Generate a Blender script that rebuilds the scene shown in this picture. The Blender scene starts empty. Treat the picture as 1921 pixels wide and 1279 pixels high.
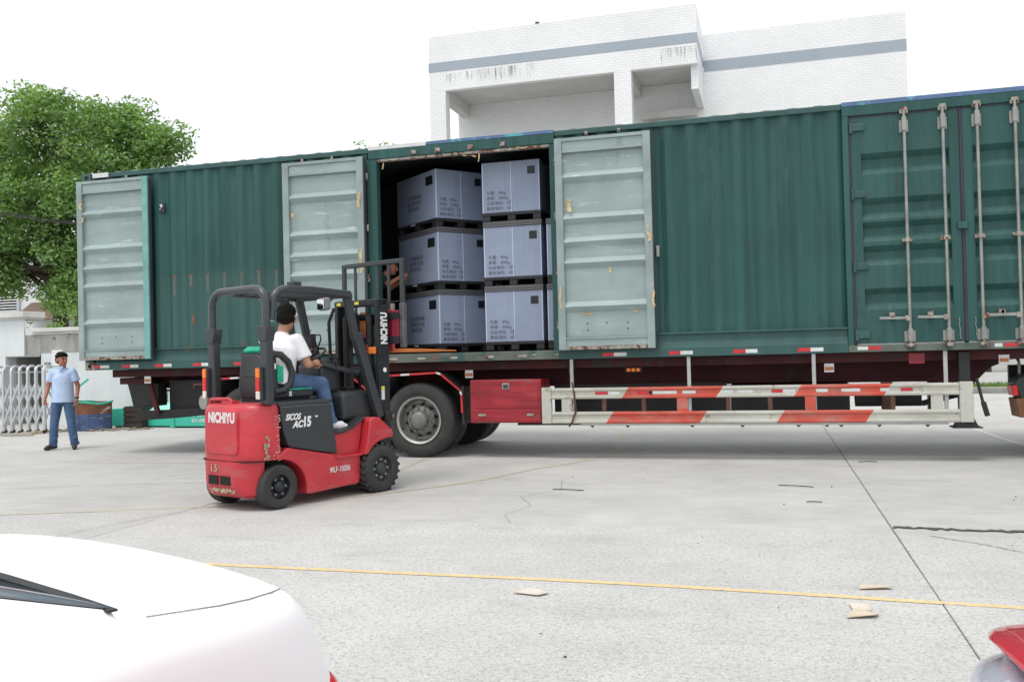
import bpy, bmesh, math, random
import numpy as np
from mathutils import Vector, Matrix
random.seed(7); rng = np.random.default_rng(7)
PI = math.pi; rad = math.radians
SC = bpy.context.scene; COL = SC.collection

# ------------------------------------------------------------------ camera, sky, sun, exposure
cam_d = bpy.data.cameras.new('camera'); cam = bpy.data.objects.new('camera', cam_d); COL.objects.link(cam)
cam_d.sensor_width = 36.0; cam_d.lens = 36.0 * 1706.85 / 1921.0; cam_d.clip_start = 0.05; cam_d.clip_end = 2000
_yaw, _pit, _rol = rad(15.834), rad(0.828), rad(1.4476)
_f = Vector((-math.sin(_yaw) * math.cos(_pit), math.cos(_yaw) * math.cos(_pit), math.sin(_pit)))
_r = Vector((math.cos(_yaw), math.sin(_yaw), 0)); _u = _r.cross(_f)
_r2 = _r * math.cos(_rol) - _u * math.sin(_rol); _u2 = _u * math.cos(_rol) + _r * math.sin(_rol)
_m = Matrix((_r2, _u2, -_f)).transposed().to_4x4(); _m.translation = (0, 0, 1.36)
cam.matrix_world = _m; SC.camera = cam

SUN_EL, SUN_AZ = 68.0, 200.0     # high sun behind thin bright cloud
world = bpy.data.worlds.new('World'); SC.world = world; world.use_nodes = True
wn = world.node_tree.nodes; wl = world.node_tree.links; wn.clear()
sky = wn.new('ShaderNodeTexSky'); sky.sky_type = 'NISHITA'; sky.sun_disc = False
sky.sun_elevation = rad(SUN_EL); sky.sun_rotation = rad(SUN_AZ); sky.dust_density = 4.0; sky.air_density = 1.0
bg1 = wn.new('ShaderNodeBackground'); bg1.inputs[1].default_value = 0.05
bg2 = wn.new('ShaderNodeBackground'); bg2.inputs[0].default_value = (0.985, 0.992, 1.0, 1); bg2.inputs[1].default_value = 0.93
ad = wn.new('ShaderNodeAddShader'); wo = wn.new('ShaderNodeOutputWorld')
wl.new(sky.outputs[0], bg1.inputs[0]); wl.new(bg1.outputs[0], ad.inputs[0]); wl.new(bg2.outputs[0], ad.inputs[1]); wl.new(ad.outputs[0], wo.inputs[0])
sl = bpy.data.lights.new('sun', 'SUN'); sl.energy = 1.2; sl.angle = rad(22); sl.color = (1.0, 0.97, 0.92)
so = bpy.data.objects.new('sun', sl); COL.objects.link(so)
_d = Vector((math.sin(rad(SUN_AZ)) * math.cos(rad(SUN_EL)), math.cos(rad(SUN_AZ)) * math.cos(rad(SUN_EL)), math.sin(rad(SUN_EL))))
so.rotation_euler = (-_d).to_track_quat('-Z', 'Y').to_euler(); so.location = (0, 0, 30)
SC.view_settings.view_transform = 'Standard'; SC.view_settings.look = 'None'
SC.view_settings.exposure = 0.12; SC.view_settings.gamma = 1.0; SC.view_settings.use_curve_mapping = False
SC.cycles.max_bounces = 6; SC.cycles.diffuse_bounces = 4

# ------------------------------------------------------------------ materials
def srgb(r, g, b):
    f = lambda c: c / 12.92 if c <= 0.04045 else ((c + 0.055) / 1.055) ** 2.4
    return (f(r / 255), f(g / 255), f(b / 255))
def new_mat(name):
    m = bpy.data.materials.new(name); m.use_nodes = True
    return m, m.node_tree, m.node_tree.nodes['Principled BSDF']
def nd(nt, t, **kw):
    n = nt.nodes.new(t)
    for k, v in kw.items():
        if k.startswith('i'): n.inputs[int(k[1:])].default_value = v
        else: setattr(n, k, v)
    return n
def coords(nt, world=False, scale=(1, 1, 1)):
    if world: o = nd(nt, 'ShaderNodeNewGeometry').outputs['Position']
    else: o = nd(nt, 'ShaderNodeTexCoord').outputs['Object']
    mp = nd(nt, 'ShaderNodeMapping'); mp.inputs['Scale'].default_value = scale
    nt.links.new(o, mp.inputs[0]); return mp.outputs[0]
def noise(nt, vec, scale, detail=5, rough=0.6):
    n = nd(nt, 'ShaderNodeTexNoise'); n.inputs['Scale'].default_value = scale
    n.inputs['Detail'].default_value = detail; n.inputs['Roughness'].default_value = rough
    nt.links.new(vec, n.inputs['Vector']); return n.outputs[0]
def mrange(nt, v, a, b, c, d, smooth=False):
    n = nd(nt, 'ShaderNodeMapRange'); n.clamp = True
    if smooth: n.interpolation_type = 'SMOOTHSTEP'
    for i, x in zip((1, 2, 3, 4), (a, b, c, d)): n.inputs[i].default_value = x
    nt.links.new(v, n.inputs[0]); return n.outputs[0]
def mixc(nt, fac, a, b, mode='MIX'):
    n = nd(nt, 'ShaderNodeMix'); n.data_type = 'RGBA'; n.blend_type = mode
    for s, x in ((0, fac), (6, a), (7, b)):
        if isinstance(x, (int, float)): n.inputs[s].default_value = x
        elif isinstance(x, tuple): n.inputs[s].default_value = (*x[:3], 1)
        else: nt.links.new(x, n.inputs[s])
    return n.outputs[2]
def mth(nt, op, a, b=0.0, c=None):
    n = nd(nt, 'ShaderNodeMath'); n.operation = op
    for i, x in enumerate((a, b, c)):
        if x is None: continue
        if isinstance(x, (int, float)): n.inputs[i].default_value = x
        else: nt.links.new(x, n.inputs[i])
    return n.outputs[0]
def bump(nt, bsdf, h, strength, dist=0.01):
    b = nd(nt, 'ShaderNodeBump'); b.inputs['Strength'].default_value = strength; b.inputs['Distance'].default_value = dist
    nt.links.new(h, b.inputs['Height']); nt.links.new(b.outputs[0], bsdf.inputs['Normal'])
def pm(name, col, rough=0.5, metal=0.0, var=0.10, vs=2.0, streak=0.0, ss=(6, 6, 0.35), patches=(), bmp=0.0, bs=40, coat=0.0, world=False, spec=0.5):
    """painted / worn surface: base colour, cloudy variation, vertical streaks, patches=(colour, noise scale, threshold, stretch)"""
    m, nt, b = new_mat(name)
    v = coords(nt, world); c = None
    n = noise(nt, v, vs); f = mrange(nt, n, 0.3, 0.7, 1 - var, 1 + var)
    c = mixc(nt, 1.0, tuple(col), f, 'MULTIPLY')
    if streak:
        v2 = coords(nt, world, ss); n2 = noise(nt, v2, 1.0, 6, 0.65)
        c = mixc(nt, 1.0, c, mrange(nt, n2, 0.32, 0.68, 1 - streak, 1 + streak), 'MULTIPLY')
    rr = None
    for pc, psc, th, st in patches:
        v3 = coords(nt, world, st); n3 = noise(nt, v3, psc, 8, 0.7)
        k = mrange(nt, n3, th, th + 0.05, 0, 1)
        c = mixc(nt, k, c, tuple(pc)); rr = k if rr is None else mth(nt, 'MAXIMUM', rr, k)
    nt.links.new(c, b.inputs['Base Color'])
    n4 = noise(nt, v, vs * 4); r0 = mrange(nt, n4, 0.3, 0.7, max(0.02, rough - 0.08), min(1, rough + 0.1))
    if rr is not None: r0 = mth(nt, 'MAXIMUM', r0, mth(nt, 'MULTIPLY', rr, 0.85))
    nt.links.new(r0, b.inputs['Roughness'])
    b.inputs['Metallic'].default_value = metal; b.inputs['Coat Weight'].default_value = coat
    b.inputs['Specular IOR Level'].default_value = spec
    if bmp: bump(nt, b, noise(nt, v, bs, 4), bmp, 0.004)
    return m
RUST = (0.16, 0.055, 0.025); GRIME = (0.035, 0.035, 0.03); TAPEY = (0.5, 0.36, 0.16)
G = {}
G['green'] = pm('container_green', (0.023, 0.085, 0.077), 0.5, var=0.16, vs=0.9, streak=0.24, ss=(9, 9, 0.25), spec=0.35, patches=(((0.038, 0.096, 0.088), 1.3, 0.56, (1.6, 1, 0.3)), ((0.024, 0.080, 0.078), 1.1, 0.60, (2.2, 1, 0.25)), (RUST, 2.2, 0.755, (1, 1, 1.2)), ((0.07, 0.10, 0.10), 3.5, 0.70, (2.5, 1, 0.35))), bmp=0.15, bs=9)
def faded():
    m = G['green'].copy(); m.name = 'container_green_faded_left'; nt = m.node_tree; b = nt.nodes['Principled BSDF']
    src = b.inputs['Base Color'].links[0].from_socket; v = coords(nt, True); sp = nd(nt, 'ShaderNodeSeparateXYZ'); nt.links.new(v, sp.inputs[0])
    z = mth(nt, 'ADD', sp.outputs[2], mth(nt, 'MULTIPLY', noise(nt, coords(nt, True, (7, 1, 0.3)), 1.0), 0.10))
    c = mixc(nt, mrange(nt, z, 2.60, 2.72, 0.34, 0.0), src, (0.060, 0.118, 0.110)); nt.links.new(c, b.inputs['Base Color']); return m
G['green_l'] = faded()   # faded_left
G['greend'] = pm('container_rail_green', (0.027, 0.085, 0.079), 0.55, var=0.2, vs=1.4, streak=0.15, patches=((RUST, 3.0, 0.70, (1, 1, 1)), (GRIME, 4.0, 0.66, (1, 1, 1))), bmp=0.2, bs=25)
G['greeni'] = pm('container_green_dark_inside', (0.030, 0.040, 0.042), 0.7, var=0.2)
G['doorin'] = pm('door_inner_pale', (0.285, 0.365, 0.358), 0.55, var=0.13, vs=1.5, streak=0.10, ss=(1.0, 1.0, 5), patches=((RUST, 6.0, 0.735, (1, 1, 1)), ((0.12, 0.14, 0.13), 9.0, 0.73, (1, 1, 2.5)), ((0.42, 0.53, 0.51), 4.0, 0.60, (0.6, 1, 4)), ((0.24, 0.30, 0.28), 2.0, 0.63, (1.4, 1, 0.5)), ((0.16, 0.17, 0.15), 12, 0.70, (1, 1, 1))), bmp=0.2, bs=20)
G['dooredge'] = pm('door_frame_pale', (0.265, 0.335, 0.325), 0.6, var=0.2, vs=2.5, patches=((RUST, 5.0, 0.68, (1, 1, 0.6)), (TAPEY, 3.0, 0.72, (1.5, 1, 0.8)), ((0.10, 0.11, 0.1), 8.0, 0.70, (1, 1, 1))), bmp=0.2, bs=25)
G['dooredgeg'] = pm('door_frame_greenish', (0.16, 0.38, 0.35), 0.6, var=0.25, vs=3.0, patches=((RUST, 5.0, 0.69, (1, 1, 0.6)), ((0.36, 0.5, 0.47), 3.0, 0.6, (1, 1, 0.5))), bmp=0.2, bs=25)
G['rustm'] = pm('rust_mark', (0.17, 0.085, 0.055), 0.85, var=0.4, vs=20); G['rustf'] = pm('rust_run', (0.105, 0.130, 0.115), 0.8, var=0.2, vs=10)
G['gasket'] = pm('door_rubber', (0.042, 0.042, 0.055), 0.75, var=0.2)
G['galv'] = pm('galvanised_rod', (0.30, 0.305, 0.285), 0.5, 0.4, var=0.22, vs=5, patches=((RUST, 7, 0.66, (1, 1, 0.5)),))
G['bracket'] = pm('rusty_bracket', (0.33, 0.31, 0.27), 0.6, 0.3, var=0.3, vs=12, patches=((RUST, 14, 0.52, (1, 1, 1)),))
G['blue'] = pm('blue_edge_paint', (0.085, 0.150, 0.300), 0.5, var=0.2, patches=(((0.10, 0.36, 0.42), 3.0, 0.56, (1, 1, 1)),))
G['tan'] = pm('masking_tape', (0.55, 0.42, 0.22), 0.7, var=0.3, vs=12)
G['tapered'] = pm('tape_red', (0.52, 0.025, 0.035), 0.4, var=0.15, vs=8, patches=(((0.10, 0.05, 0.04), 9, 0.66, (1, 1, 1)),))
G['tapewhite'] = pm('tape_white', (0.62, 0.64, 0.62), 0.4, var=0.12, vs=8, patches=(((0.2, 0.2, 0.18), 10, 0.66, (1, 1, 1)),))
G['floor'] = pm('container_floor_wood', (0.10, 0.07, 0.045), 0.8, var=0.3, vs=4)
G['maroon'] = pm('chassis_maroon', (0.056, 0.012, 0.014), 0.7, spec=0.3, var=0.35, vs=2.0, patches=((GRIME, 2.5, 0.56, (1, 1, 1)), ((0.16, 0.12, 0.11), 7.0, 0.74, (0.6, 1, 2))), bmp=0.2, bs=20)
G['black'] = pm('chassis_black', (0.012, 0.012, 0.012), 0.6, var=0.4, vs=4)
G['tyre'] = pm('tyre_rubber', (0.034, 0.035, 0.034), 0.78, var=0.25, vs=6, patches=(((0.06, 0.058, 0.052), 4, 0.60, (1, 1, 1)),), bmp=0.2, bs=60)
G['rim'] = pm('rim_grey', (0.20, 0.20, 0.185), 0.5, 0.35, var=0.25, vs=8, patches=((GRIME, 7, 0.58, (1, 1, 1)),))
G['rimedge'] = pm('rim_edge', (0.40, 0.40, 0.37), 0.45, 0.4, var=0.2, vs=12)
G['hole'] = pm('dark_recess', (0.006, 0.006, 0.006), 0.8, var=0.1)
G['tool'] = pm('toolbox_red', (0.30, 0.022, 0.032), 0.42, var=0.22, vs=2.0, streak=0.25, ss=(1.2, 1, 14), patches=(((0.07, 0.03, 0.03), 3.0, 0.66, (1, 1, 2)), (GRIME, 9, 0.70, (1, 1, 1)), ((0.20, 0.10, 0.10), 2.5, 0.58, (0.5, 1, 4))), bmp=0.1)
G['fender'] = pm('mudguard_dark', (0.028, 0.024, 0.024), 0.55, var=0.3)
G['white'] = pm('white_paint_worn', (0.49, 0.49, 0.43), 0.55, var=0.10, vs=3, patches=(((0.16, 0.12, 0.09), 6, 0.60, (1, 1, 1)), (GRIME, 14, 0.64, (1, 1, 1)), ((0.35, 0.34, 0.29), 3, 0.54, (1, 1, 1))), bmp=0.1)
G['brown'] = pm('rusty_strut', (0.10, 0.045, 0.03), 0.8, var=0.3, vs=8)
G['alu'] = pm('bare_metal', (0.42, 0.43, 0.43), 0.45, 0.4, var=0.15, vs=5, patches=(((0.2, 0.19, 0.17), 6, 0.64, (1, 1, 1)),))
def stripes():
    m, nt, b = new_mat('guard_red_white_stripes')
    g = nd(nt, 'ShaderNodeNewGeometry'); s = nd(nt, 'ShaderNodeSeparateXYZ'); nt.links.new(g.outputs['Position'], s.inputs[0])
    t = mth(nt, 'SUBTRACT', s.outputs[0], mth(nt, 'MULTIPLY', mth(nt, 'SUBTRACT', s.outputs[2], 0.9), 0.66))
    A = mth(nt, 'MULTIPLY', mth(nt, 'GREATER_THAN', t, -1.73), mth(nt, 'LESS_THAN', t, -0.57))
    B = mth(nt, 'MULTIPLY', mth(nt, 'GREATER_THAN', t, 0.34), mth(nt, 'LESS_THAN', t, 1.34))
    v = coords(nt, True); n = noise(nt, v, 3)
    wh = mixc(nt, 1.0, (0.50, 0.50, 0.44), mrange(nt, n, 0.3, 0.7, 0.88, 1.08), 'MULTIPLY')
    rd = mixc(nt, 1.0, (0.55, 0.075, 0.045), mrange(nt, n, 0.3, 0.7, 0.8, 1.1), 'MULTIPLY')
    c = mixc(nt, mth(nt, 'ADD', A, B), wh, rd)
    c = mixc(nt, mrange(nt, noise(nt, v, 6, 8, 0.7), 0.60, 0.68, 0, 1), c, (0.17, 0.12, 0.09))
    c = mixc(nt, mrange(nt, noise(nt, v, 15, 8, 0.7), 0.64, 0.70, 0, 0.9), c, GRIME)
    c = mixc(nt, mrange(nt, noise(nt, coords(nt, True, (1, 1, 3)), 2.2, 6, 0.65), 0.45, 0.72, 0, 0.62), c, (0.33, 0.29, 0.24))
    nt.links.new(c, b.inputs['Base Color']); b.inputs['Roughness'].default_value = 0.55
    return m
G['stripe'] = stripes()
G['amber'] = pm('amber_lens', (0.85, 0.20, 0.02), 0.25, var=0.1)
G['redlens'] = pm('red_lens', (0.62, 0.02, 0.02), 0.2, var=0.1)
G['clearlens'] = pm('clear_lens', (0.70, 0.62, 0.58), 0.2, var=0.1)
G['sleeve'] = None
def sleeve_mat():
    m, nt, b = new_mat('corrugated_plastic_blue_grey')
    v = coords(nt); s = nd(nt, 'ShaderNodeSeparateXYZ'); nt.links.new(v, s.inputs[0])
    w = mth(nt, 'SINE', mth(nt, 'MULTIPLY', mth(nt, 'ADD', s.outputs[0], s.outputs[1]), 420.0))
    n = noise(nt, v, 2.5); c = mixc(nt, 1.0, (0.272, 0.325, 0.440), mrange(nt, n, 0.3, 0.7, 0.92, 1.06), 'MULTIPLY')
    c = mixc(nt, 1.0, c, mrange(nt, noise(nt, coords(nt, False, (60, 60, 0.6)), 1.0), 0.3, 0.7, 0.94, 1.05), 'MULTIPLY')
    nt.links.new(c, b.inputs['Base Color']); b.inputs['Roughness'].default_value = 0.5; bump(nt, b, w, 0.2, 0.001); return m
G['sleeve'] = sleeve_mat()
G['sleeveedge'] = pm('sleeve_fold', (0.52, 0.62, 0.76), 0.5, var=0.05)
G['pallet'] = pm('black_plastic', (0.016, 0.018, 0.021), 0.55, var=0.2)
G['lid'] = pm('lid_grey_plastic', (0.085, 0.085, 0.09), 0.55, var=0.2, vs=6)
G['patch'] = pm('black_label_pocket', (0.010, 0.014, 0.016), 0.4, var=0.1)
G['ink'] = pm('black_ink', (0.095, 0.11, 0.16), 0.7, var=0.1)
G['whiteink'] = pm('white_lettering', (0.80, 0.80, 0.80), 0.5, var=0.06, vs=20)
G['wornink'] = pm('worn_white_lettering', (0.70, 0.64, 0.64), 0.6, var=0.2, vs=30, patches=(((0.52, 0.05, 0.07), 24, 0.60, (1, 1, 1)),))
G['fred'] = pm('forklift_red', (0.50, 0.028, 0.040), 0.42, var=0.14, vs=3, streak=0.08, ss=(2, 2, 9), patches=(((0.47, 0.075, 0.085), 2.2, 0.55, (1, 1, 2.5)), ((0.42, 0.33, 0.22), 9, 0.755, (1, 1, 0.6)), ((0.62, 0.20, 0.20), 4, 0.70, (0.4, 0.4, 6)), ((0.33, 0.06, 0.06), 3.0, 0.66, (1, 1, 3))), bmp=0.05, coat=0.15)
G['scrape'] = pm('scraped_filler', (0.44, 0.36, 0.25), 0.8, var=0.4, vs=30)
G['fdark'] = pm('forklift_charcoal', (0.034, 0.039, 0.043), 0.45, var=0.12, vs=4, patches=(((0.08, 0.085, 0.09), 8, 0.70, (0.5, 0.5, 4)),), bmp=0.05)
G['ftube'] = pm('forklift_tube_grey', (0.036, 0.045, 0.052), 0.30, var=0.1, vs=4, coat=0.2)
G['mast'] = pm('mast_steel_dark', (0.020, 0.023, 0.028), 0.38, 0.2, var=0.3, vs=5)
G['fork'] = pm('fork_orange_worn', (0.55, 0.17, 0.035), 0.55, var=0.3, vs=3, patches=(((0.5, 0.05, 0.05), 2.2, 0.54, (1, 1, 1)), ((0.25, 0.21, 0.16), 3, 0.60, (1, 1, 1))))
G['seat'] = pm('seat_vinyl', (0.030, 0.032, 0.034), 0.48, var=0.12, vs=8, bmp=0.1)
G['teal'] = pm('green_cloth', (0.015, 0.40, 0.25), 0.7, var=0.2, vs=10)
G['chrome'] = pm('mirror_glass', (0.75, 0.78, 0.78), 0.04, 1.0, var=0.02)
G['plasticgrey'] = pm('grey_plastic', (0.16, 0.17, 0.175), 0.5, var=0.1)
G['yellow'] = pm('yellow_sticker', (0.72, 0.62, 0.06), 0.5, var=0.1)
G['skin'] = pm('skin', (0.46, 0.235, 0.155), 0.5, var=0.08, vs=14)
G['skindark'] = pm('tanned_skin', (0.40, 0.17, 0.10), 0.5, var=0.08, vs=14)
G['hair'] = pm('black_hair', (0.010, 0.008, 0.007), 0.75, var=0.3, vs=60, bmp=0.8, bs=90, spec=0.15)
G['wshirt'] = pm('white_cotton', (0.84, 0.84, 0.86), 0.8, var=0.04, vs=6, bmp=0.9, bs=6)
G['bshirt'] = pm('pale_blue_cotton', (0.47, 0.60, 0.82), 0.8, var=0.09, vs=10, bmp=1.0, bs=7)
G['jean'] = pm('blue_denim', (0.065, 0.125, 0.235), 0.85, var=0.3, vs=7, patches=(((0.14, 0.23, 0.37), 5, 0.58, (1, 1, 0.5)),), bmp=0.3, bs=14)
G['shoe'] = pm('dark_shoe', (0.035, 0.024, 0.022), 0.6, var=0.2)
G['darkcloth'] = pm('dark_workwear', (0.03, 0.033, 0.04), 0.85, var=0.2)
G['eye'] = pm('eye_dark', (0.02, 0.015, 0.012), 0.3, var=0.05)
G['lips'] = pm('lips', (0.34, 0.12, 0.10), 0.5, var=0.05)
G['carwhite'] = pm('white_car_paint', (0.90, 0.90, 0.90), 0.4, var=0.005, coat=0.0, spec=0.3)
G['carred'] = pm('red_car_paint', (0.60, 0.012, 0.035), 0.16, var=0.02, coat=0.9)
G['cartrim'] = pm('black_trim', (0.012, 0.012, 0.014), 0.5, var=0.1)
def glass_mat(name, tint, rough=0.03, dark=0.5):
    m, nt, b = new_mat(name)
    b.inputs['Base Color'].default_value = (*tint, 1); b.inputs['Roughness'].default_value = rough; b.inputs['Metallic'].default_value = 0.0
    b.inputs['Transmission Weight'].default_value = dark; b.inputs['IOR'].default_value = 1.45; b.inputs['Specular IOR Level'].default_value = 0.5; return m
G['cglass'] = glass_mat('car_glass', (0.20, 0.25, 0.28), 0.05, 0.0)
G['lampglass'] = glass_mat('headlamp_lens', (0.92, 0.95, 1.0), 0.03, 0.75)
G['lampin'] = pm('headlamp_reflector', (0.66, 0.71, 0.84), 0.2, 0.35, var=0.25, vs=9)

# ------------------------------------------------------------------ mesh helpers
ORG = {}
class MB:
    def __init__(s): s.v = []; s.f = []
    def add(s, vs, fs):
        o = len(s.v); s.v += [tuple(p) for p in vs]; s.f += [tuple(i + o for i in q) for q in fs]; return s
    def box(s, x0, x1, y0, y1, z0, z1):
        return s.add([(x0,y0,z0),(x1,y0,z0),(x1,y1,z0),(x0,y1,z0),(x0,y0,z1),(x1,y0,z1),(x1,y1,z1),(x0,y1,z1)],
                     [(0,3,2,1),(4,5,6,7),(0,1,5,4),(1,2,6,5),(2,3,7,6),(3,0,4,7)])
    def obox(s, c, size, R):
        c = Vector(c); hx, hy, hz = [k / 2 for k in size]
        P = [c + R @ Vector((sx*hx, sy*hy, sz*hz)) for sz in (-1,1) for sx, sy in ((-1,-1),(1,-1),(1,1),(-1,1))]
        return s.add(P, [(0,3,2,1),(4,5,6,7),(0,1,5,4),(1,2,6,5),(2,3,7,6),(3,0,4,7)])
    def bar(s, p0, p1, w, t, up=(0,0,1)):
        p0, p1 = Vector(p0), Vector(p1); d = p1 - p0; L = d.length; d.normalize()
        u = Vector(up); a = d.cross(u)
        if a.length < 1e-4: a = d.cross(Vector((0,1,0)))
        a.normalize(); b = a.cross(d)
        R = Matrix((d, a, b)).transposed(); return s.obox((p0 + p1) / 2, (L, w, t), R)
    def prism(s, poly, axis, a0, a1):
        def P(q, a): return {'y': (q[0], a, q[1]), 'x': (a, q[0], q[1]), 'z': (q[0], q[1], a)}[axis]
        n = len(poly); vs = [P(q, a0) for q in poly] + [P(q, a1) for q in poly]
        ar = sum(poly[i][0]*poly[(i+1)%n][1] - poly[(i+1)%n][0]*poly[i][1] for i in range(n))
        fl = (ar > 0) == (axis in ('x', 'z')); fl = fl if a1 > a0 else not fl
        fs = [tuple(range(n))[::-1], tuple(range(n, 2*n))] + [(i, (i+1)%n, n+(i+1)%n, n+i) for i in range(n)]
        if not fl: fs = [q[::-1] for q in fs]
        return s.add(vs, fs)
    def tube(s, path, r, n=8, cap=True):
        path = [Vector(p) for p in path]; rs = r if isinstance(r, (list, tuple)) else [r] * len(path)
        vs = []; ref = None
        for i, p in enumerate(path):
            d = (path[min(i+1, len(path)-1)] - path[max(i-1, 0)]).normalized()
            if ref is None:
                ref = Vector((0,0,1)) if abs(d.z) < 0.9 else Vector((1,0,0))
            a = d.cross(ref).normalized(); b = a.cross(d).normalized(); ref = b
            vs += [p + a*math.cos(t)*rs[i] + b*math.sin(t)*rs[i] for t in (2*PI*k/n for k in range(n))]
        fs = [(i*n+k, i*n+(k+1)%n, (i+1)*n+(k+1)%n, (i+1)*n+k) for i in range(len(path)-1) for k in range(n)]
        fs = [q[::-1] for q in fs]
        if cap: fs += [tuple(range(n)), tuple(range((len(path)-1)*n, len(path)*n))[::-1]]
        return s.add(vs, fs)
    def cyl(s, p0, p1, r0, r1=None, n=16): return s.tube([p0, p1], [r0, r0 if r1 is None else r1], n)
    def lathe(s, prof, c, axis='y', n=32, closed=False, cap0=True):
        c = Vector(c); vs = []; m = len(prof)
        for r, h in prof:
            for k in range(n):
                t = 2*PI*k/n; a, b = r*math.cos(t), r*math.sin(t)
                vs.append(c + Vector({'y': (a, h, b), 'x': (h, a, b), 'z': (a, b, h)}[axis]))
        fs = [(i*n+k, i*n+(k+1)%n, ((i+1)%m)*n+(k+1)%n, ((i+1)%m)*n+k) for i in range(m if closed else m-1) for k in range(n)]
        if not closed:
            if cap0 and prof[0][0] > 1e-6: fs.append(tuple(range(n))[::-1])
            if prof[-1][0] > 1e-6: fs.append(tuple(range((m-1)*n, m*n)))
        return s.add(vs, fs)
    def loft(s, rings, cap=True):
        n = len(rings[0]); vs = [p for r in rings for p in r]
        fs = [(i*n+k, i*n+(k+1)%n, (i+1)*n+(k+1)%n, (i+1)*n+k) for i in range(len(rings)-1) for k in range(n)]
        if cap: fs += [tuple(range(n))[::-1], tuple(range((len(rings)-1)*n, len(rings)*n))]
        return s.add(vs, fs)
    def ell(s, c, r, R=None, n=14, m=9):
        vs = []; c = Vector(c); R = R or Matrix.Identity(3)
        for i in range(m + 1):
            ph = -PI/2 + PI*i/m
            for k in range(n):
                t = 2*PI*k/n; vs.append(c + R @ Vector((r[0]*math.cos(ph)*math.cos(t), r[1]*math.cos(ph)*math.sin(t), r[2]*math.sin(ph))))
        fs = [(i*n+k, i*n+(k+1)%n, (i+1)*n+(k+1)%n, (i+1)*n+k) for i in range(m) for k in range(n)]
        return s.add(vs, fs)
    def build(s, name, mat, parent=None, bevel=0.0, smooth=0, segs=2, recalc=True, mods=()):
        me = bpy.data.meshes.new(name); o0 = Vector((0, 0, 0))
        if parent is not None: o0 = ORG.get(parent.name, o0)
        me.from_pydata([tuple(Vector(p) - o0) for p in s.v], [], s.f)
        if recalc:
            bm = bmesh.new(); bm.from_mesh(me); bmesh.ops.remove_doubles(bm, verts=bm.verts, dist=1e-5)
            bmesh.ops.recalc_face_normals(bm, faces=bm.faces); bm.to_mesh(me); bm.free()
        if isinstance(mat, str): mat = G[mat]
        me.materials.append(mat)
        if smooth:
            me.shade_smooth(); me.set_sharp_from_angle(angle=rad(smooth))
        ob = bpy.data.objects.new(name, me); COL.objects.link(ob)
        if parent is not None:
            ob.parent = parent
            if parent.name in ORG: ORG[ob.name] = o0
        if bevel:
            b = ob.modifiers.new('bevel', 'BEVEL'); b.width = bevel; b.segments = segs; b.limit_method = 'ANGLE'; b.angle_limit = rad(40)
        for t, kw in mods:
            mm = ob.modifiers.new(t.lower(), t)
            for k, x in kw.items(): setattr(mm, k, x)
        return ob
def tag(o, label=None, cat=None, group=None, kind=None):
    if label: o['label'] = label
    if cat: o['category'] = cat
    if group: o['group'] = group
    if kind: o['kind'] = kind
    return o
def empty(name, loc=(0, 0, 0), rz=0.0, world_coords=True):
    o = bpy.data.objects.new(name, None); COL.objects.link(o); o.location = loc; o.rotation_euler = (0, 0, rz); o.empty_display_size = 0.2
    if world_coords: ORG[o.name] = Vector(loc)
    return o
def struct(name, mb, mat, **kw): return tag(mb.build(name, mat, **kw), kind='structure')
def dupe(o, parent=None):
    c = o.copy(); COL.objects.link(c)
    if parent is not None: c.parent = parent
    for ch in list(o.children): dupe(ch, c)
    return c
TXT = {}
def text(body, size, mat, parent, loc, rot, name='lettering', align='CENTER', shear=0.0, bold=0.0, spacing=1.0, sx=1.0):
    key = (body, size, align, shear, bold, spacing, sx)
    if key not in TXT:
        cu = bpy.data.curves.new('t', 'FONT'); cu.body = body; cu.size = size; cu.align_x = align; cu.shear = shear
        cu.offset = bold; cu.space_character = spacing; cu.extrude = 0.0008
        t = bpy.data.objects.new('t', cu); COL.objects.link(t)
        dg = bpy.context.evaluated_depsgraph_get(); me = bpy.data.meshes.new_from_object(t.evaluated_get(dg))
        bpy.data.objects.remove(t); me.name = 'lettering'
        me.materials.clear(); me.materials.append(G[mat])
        if sx != 1.0:
            for v in me.vertices: v.co.x *= sx
        TXT[key] = me
    o = bpy.data.objects.new(name, TXT[key]); COL.objects.link(o); o.parent = parent
    o['kind'] = 'stuff'
    o0 = ORG.get(parent.name, Vector((0, 0, 0))); o.location = Vector(loc) - o0; o.rotation_euler = rot
    return o

YC = 11.394
exec_order = []

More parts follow.
